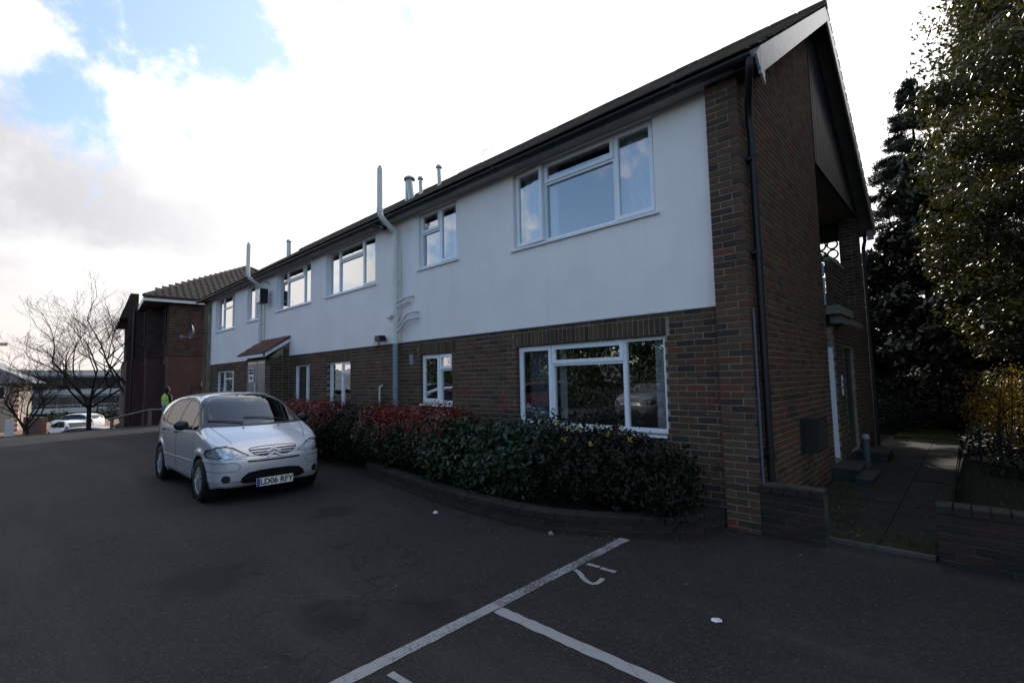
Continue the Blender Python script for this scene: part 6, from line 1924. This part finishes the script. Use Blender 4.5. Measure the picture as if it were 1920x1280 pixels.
CLOTH = mat('dark_jacket', (.02, .02, .026), .9, .2); JEANS = mat('pale_jeans', (.20, .26, .40), .9, .2); SKINM = mat('skin', (.42, .25, .18), .55, .4); HAIR = mat('dark_hair', (.015, .012, .01), .7, .3)
VEST = mat('hi_vis_vest', (.42, .85, .03), .7, .3, var=.15, vscale=9); BAND = mat('reflective_band', (.45, .47, .42), .4, .5)
bv = [(0, 0, .95), (0, 0, 1.12), (0, 0, 1.30), (0, 0, 1.44), (0, 0, 1.53), (0, .01, 1.62), (0, .01, 1.71),
      (-.18, 0, 1.43), (-.25, .01, 1.15), (-.24, .06, .90), (.18, 0, 1.43), (.25, .01, 1.15), (.24, .05, .90),
      (-.10, 0, .90), (-.11, .01, .50), (-.11, -.02, .08), (.10, 0, .90), (.12, .03, .50), (.12, .02, .08), (-.11, .12, .04), (.12, .16, .04)]
be = [(0, 1), (1, 2), (2, 3), (3, 4), (4, 5), (5, 6), (3, 7), (7, 8), (8, 9), (3, 10), (10, 11), (11, 12), (0, 13), (13, 14), (14, 15), (0, 16), (16, 17), (17, 18), (15, 19), (18, 20)]
br_ = [(.15, .10), (.155, .11), (.17, .115), (.13, .09), .055, .085, .07, .07, .052, .04, .07, .052, .04, .095, .065, .045, .095, .065, .045, .035, .035]
try:
    body = skin_body('body', bv, be, br_, CLOTH, pr)
except Exception as ex_:
    mb = MB(); mb.tube([(0, 0, .9), (0, 0, 1.2), (0, 0, 1.45), (0, 0, 1.55), (0, 0, 1.7)], [.16, .17, .15, .05, .09], 12); body = mb.build('body', CLOTH, pr)
mb = MB()
for s_ in (-1, 1): mb.tube([(s_ * .10, 0, .93), (s_ * .11, .01, .52), (s_ * .115, .0, .10)], [.108, .08, .062], 12)
mb.tube([(0, 0, .86), (0, 0, 1.0)], [.15, .165], 14); mb.build('trousers', JEANS, pr)
mb = MB(); n_ = 18
rings = [(.175, .135, .92), (.185, .14, 1.05), (.195, .145, 1.25), (.20, .135, 1.38), (.17, .11, 1.45), (.10, .08, 1.50)]
vs = []; fs = []
for (rx, ry, zz_) in rings:
    for k in range(n_): vs.append((rx * math.cos(2 * PI * k / n_), ry * math.sin(2 * PI * k / n_), zz_))
for i in range(len(rings) - 1):
    for k in range(n_): fs.append((i * n_ + k, i * n_ + (k + 1) % n_, (i + 1) * n_ + (k + 1) % n_, (i + 1) * n_ + k))
mb.add(vs, fs, smooth=True); vest = mb.build('vest', VEST, pr)
mb = MB()
for (zz_, rx, ry) in ((1.02, .188, .143), (1.20, .198, .148)):
    vs = []; 
    for dz in (0, .05):
        for k in range(n_): vs.append((rx * math.cos(2 * PI * k / n_), ry * math.sin(2 * PI * k / n_), zz_ + dz))
    mb.add(vs, [(k, (k + 1) % n_, n_ + (k + 1) % n_, n_ + k) for k in range(n_)], smooth=True)
for sx in (-1, 1): mb.tube([(sx * .10, -.14, 1.05), (sx * .10, -.135, 1.38), (sx * .09, 0, 1.49), (sx * .10, .135, 1.38), (sx * .10, .14, 1.05)], .012, 6)
mb.build('reflective_band', BAND, vest)
mb = MB(); mb.lathe([(.001, .135), (.05, .125), (.085, .085), (.098, .03), (.098, -.03), (.085, -.07), (.06, -.09)], (0, -.005, 1.66), 'z', 16); mb.build('hair', HAIR, pr)
mb = MB(); mb.lathe([(.001, -.115), (.04, -.11), (.06, -.08), (.075, -.03), (.078, .03), (.06, .08)], (0, .025, 1.655), 'z', 14); mb.tube([(0, .095, 1.66), (0, .118, 1.635), (0, .10, 1.625)], [.008, .014, .01], 6)
for s_ in (-1, 1): mb.tube([(s_ * .24, .06, .90), (s_ * .235, .08, .80)], [.038, .022], 8)
mb.build('skin', SKINM, pr)

# =================================================================== small things on the ground
LIT = mat('paper_litter', (.62, .62, .68), .7, .3, var=.3, vscale=60)
def scrap(label, x, y_, s_, sx=1.0, m=LIT, flat=.35, name='litter', cat='litter', seed=1):
    r2 = random.Random(seed); mb = MB(); vs = []
    n_ = 7
    vs = [(0, 0, s_ * flat)]
    for k in range(n_):
        a = 2 * PI * k / n_; q = s_ * r2.uniform(.6, 1.1); vs.append((q * sx * math.cos(a), q * math.sin(a), s_ * flat * r2.uniform(.0, .7)))
    mb.add(vs, [(0, k + 1, (k + 1) % n_ + 1) for k in range(n_)]); mb.add([(v[0], v[1], 0) for v in vs[1:]], [tuple(range(n_))[::-1]])
    o_ = mb.build(name, m); o_.location = (x, y_, .007); o_.rotation_euler = (0, 0, r2.uniform(0, 3)); tag(o_, label, cat); return o_
scrap('crumpled pale scrap of paper on the tarmac before the shrub bed', -4.91, -1.80, .035, seed=2, flat=.9)
scrap('flattened white scrap on the tarmac in the right hand bay', -1.35, -2.19, .035, 1.5, seed=3, flat=.3).rotation_euler = (0, 0, R(40))
scrap('broken chip of stone at the foot of the planter wall', -3.30, -1.52, .035, m=CONC, seed=4, flat=1.2, name='stone_chip', cat='stone')
rs = np.random.RandomState(90)
LFM = leaf_mat('dead_leaf', (.07, .055, .03), (.16, .13, .075), .8, .2, .1)
pts = []
bp_ = [Vector(p) for p in bedpts]
for k in range(80):
    i = rs.randint(1, len(bp_)); p = bp_[i - 1].lerp(bp_[i], rs.uniform()); d = (bp_[i] - bp_[i - 1]).normalized(); nn = Vector((d.y, -d.x)); q = p + nn * abs(rs.normal(0, .22)) + nn * .03
    pts.append((q.x, q.y, .012))
for k in range(26): pts.append((rs.uniform(-8, .5), rs.uniform(-4.5, -.6), .010))
for k in range(150): pts.append((rs.uniform(-1.62, -.35), rs.uniform(.2, 4.0), .04 + .01 * rs.uniform()))
for k in range(160): pts.append((-1.25 + rs.normal(0, .15), .9 + rs.normal(0, .5), .045))
P = np.array(pts); rs2 = np.random.RandomState(4)
th_ = rs2.uniform(0, 2 * PI, len(P)); sz = rs2.uniform(.008, .020, len(P))
ux = np.stack([np.cos(th_), np.sin(th_), rs2.normal(0, .25, len(P))], 1) * sz[:, None]; vx = np.stack([-np.sin(th_), np.cos(th_), rs2.normal(0, .25, len(P))], 1) * sz[:, None] * .55
P[:, 2] += .004
Vv = np.stack([P - ux, P + vx, P + ux, P - vx], 1).reshape(-1, 3); Vv[:, 2] = np.maximum(Vv[:, 2], .006)
o = link('fallen_leaves', np_mesh('fallen_leaves', Vv, np.arange(len(P) * 4).reshape(-1, 4), LFM, tone=rs2.uniform(0, 1, len(P)), extra={'young': np.zeros(len(P))})); o['kind'] = 'stuff'
# tufts at the edges of path
GT = leaf_mat('grass_blade', (.02, .035, .01), (.05, .07, .02), .6, .3, .3)
n_ = 1200; rs = np.random.RandomState(12)
bx = np.concatenate([rs.normal(-1.35, .14, n_ // 2), rs.normal(-.5, .2, n_ // 4), rs.uniform(-.25, 2, n_ // 4)]); by = np.concatenate([rs.uniform(.15, 3.0, n_ // 2), rs.normal(.35, .15, n_ // 4), rs.uniform(.2, 3, n_ // 4)])
by = np.maximum(by, .16); bz = np.where(bx > -.2, .34, .02); h = rs.uniform(.02, .07, n_)
Vv = np.zeros((n_, 4, 3)); w_ = .004
Vv[:, 0] = np.stack([bx - w_, by, bz], 1); Vv[:, 1] = np.stack([bx + w_, by, bz], 1); dx, dy = rs.normal(0, .02, n_), rs.normal(0, .02, n_)
Vv[:, 2] = np.stack([bx + dx + .001, by + dy, bz + h], 1); Vv[:, 3] = np.stack([bx + dx - .001, by + dy, bz + h], 1)
o = link('grass_tufts', np_mesh('grass_tufts', Vv.reshape(-1, 3), np.arange(n_ * 4).reshape(-1, 4), GT, tone=rs.uniform(0, 1, n_), extra={'young': np.zeros(n_)})); o['kind'] = 'stuff'
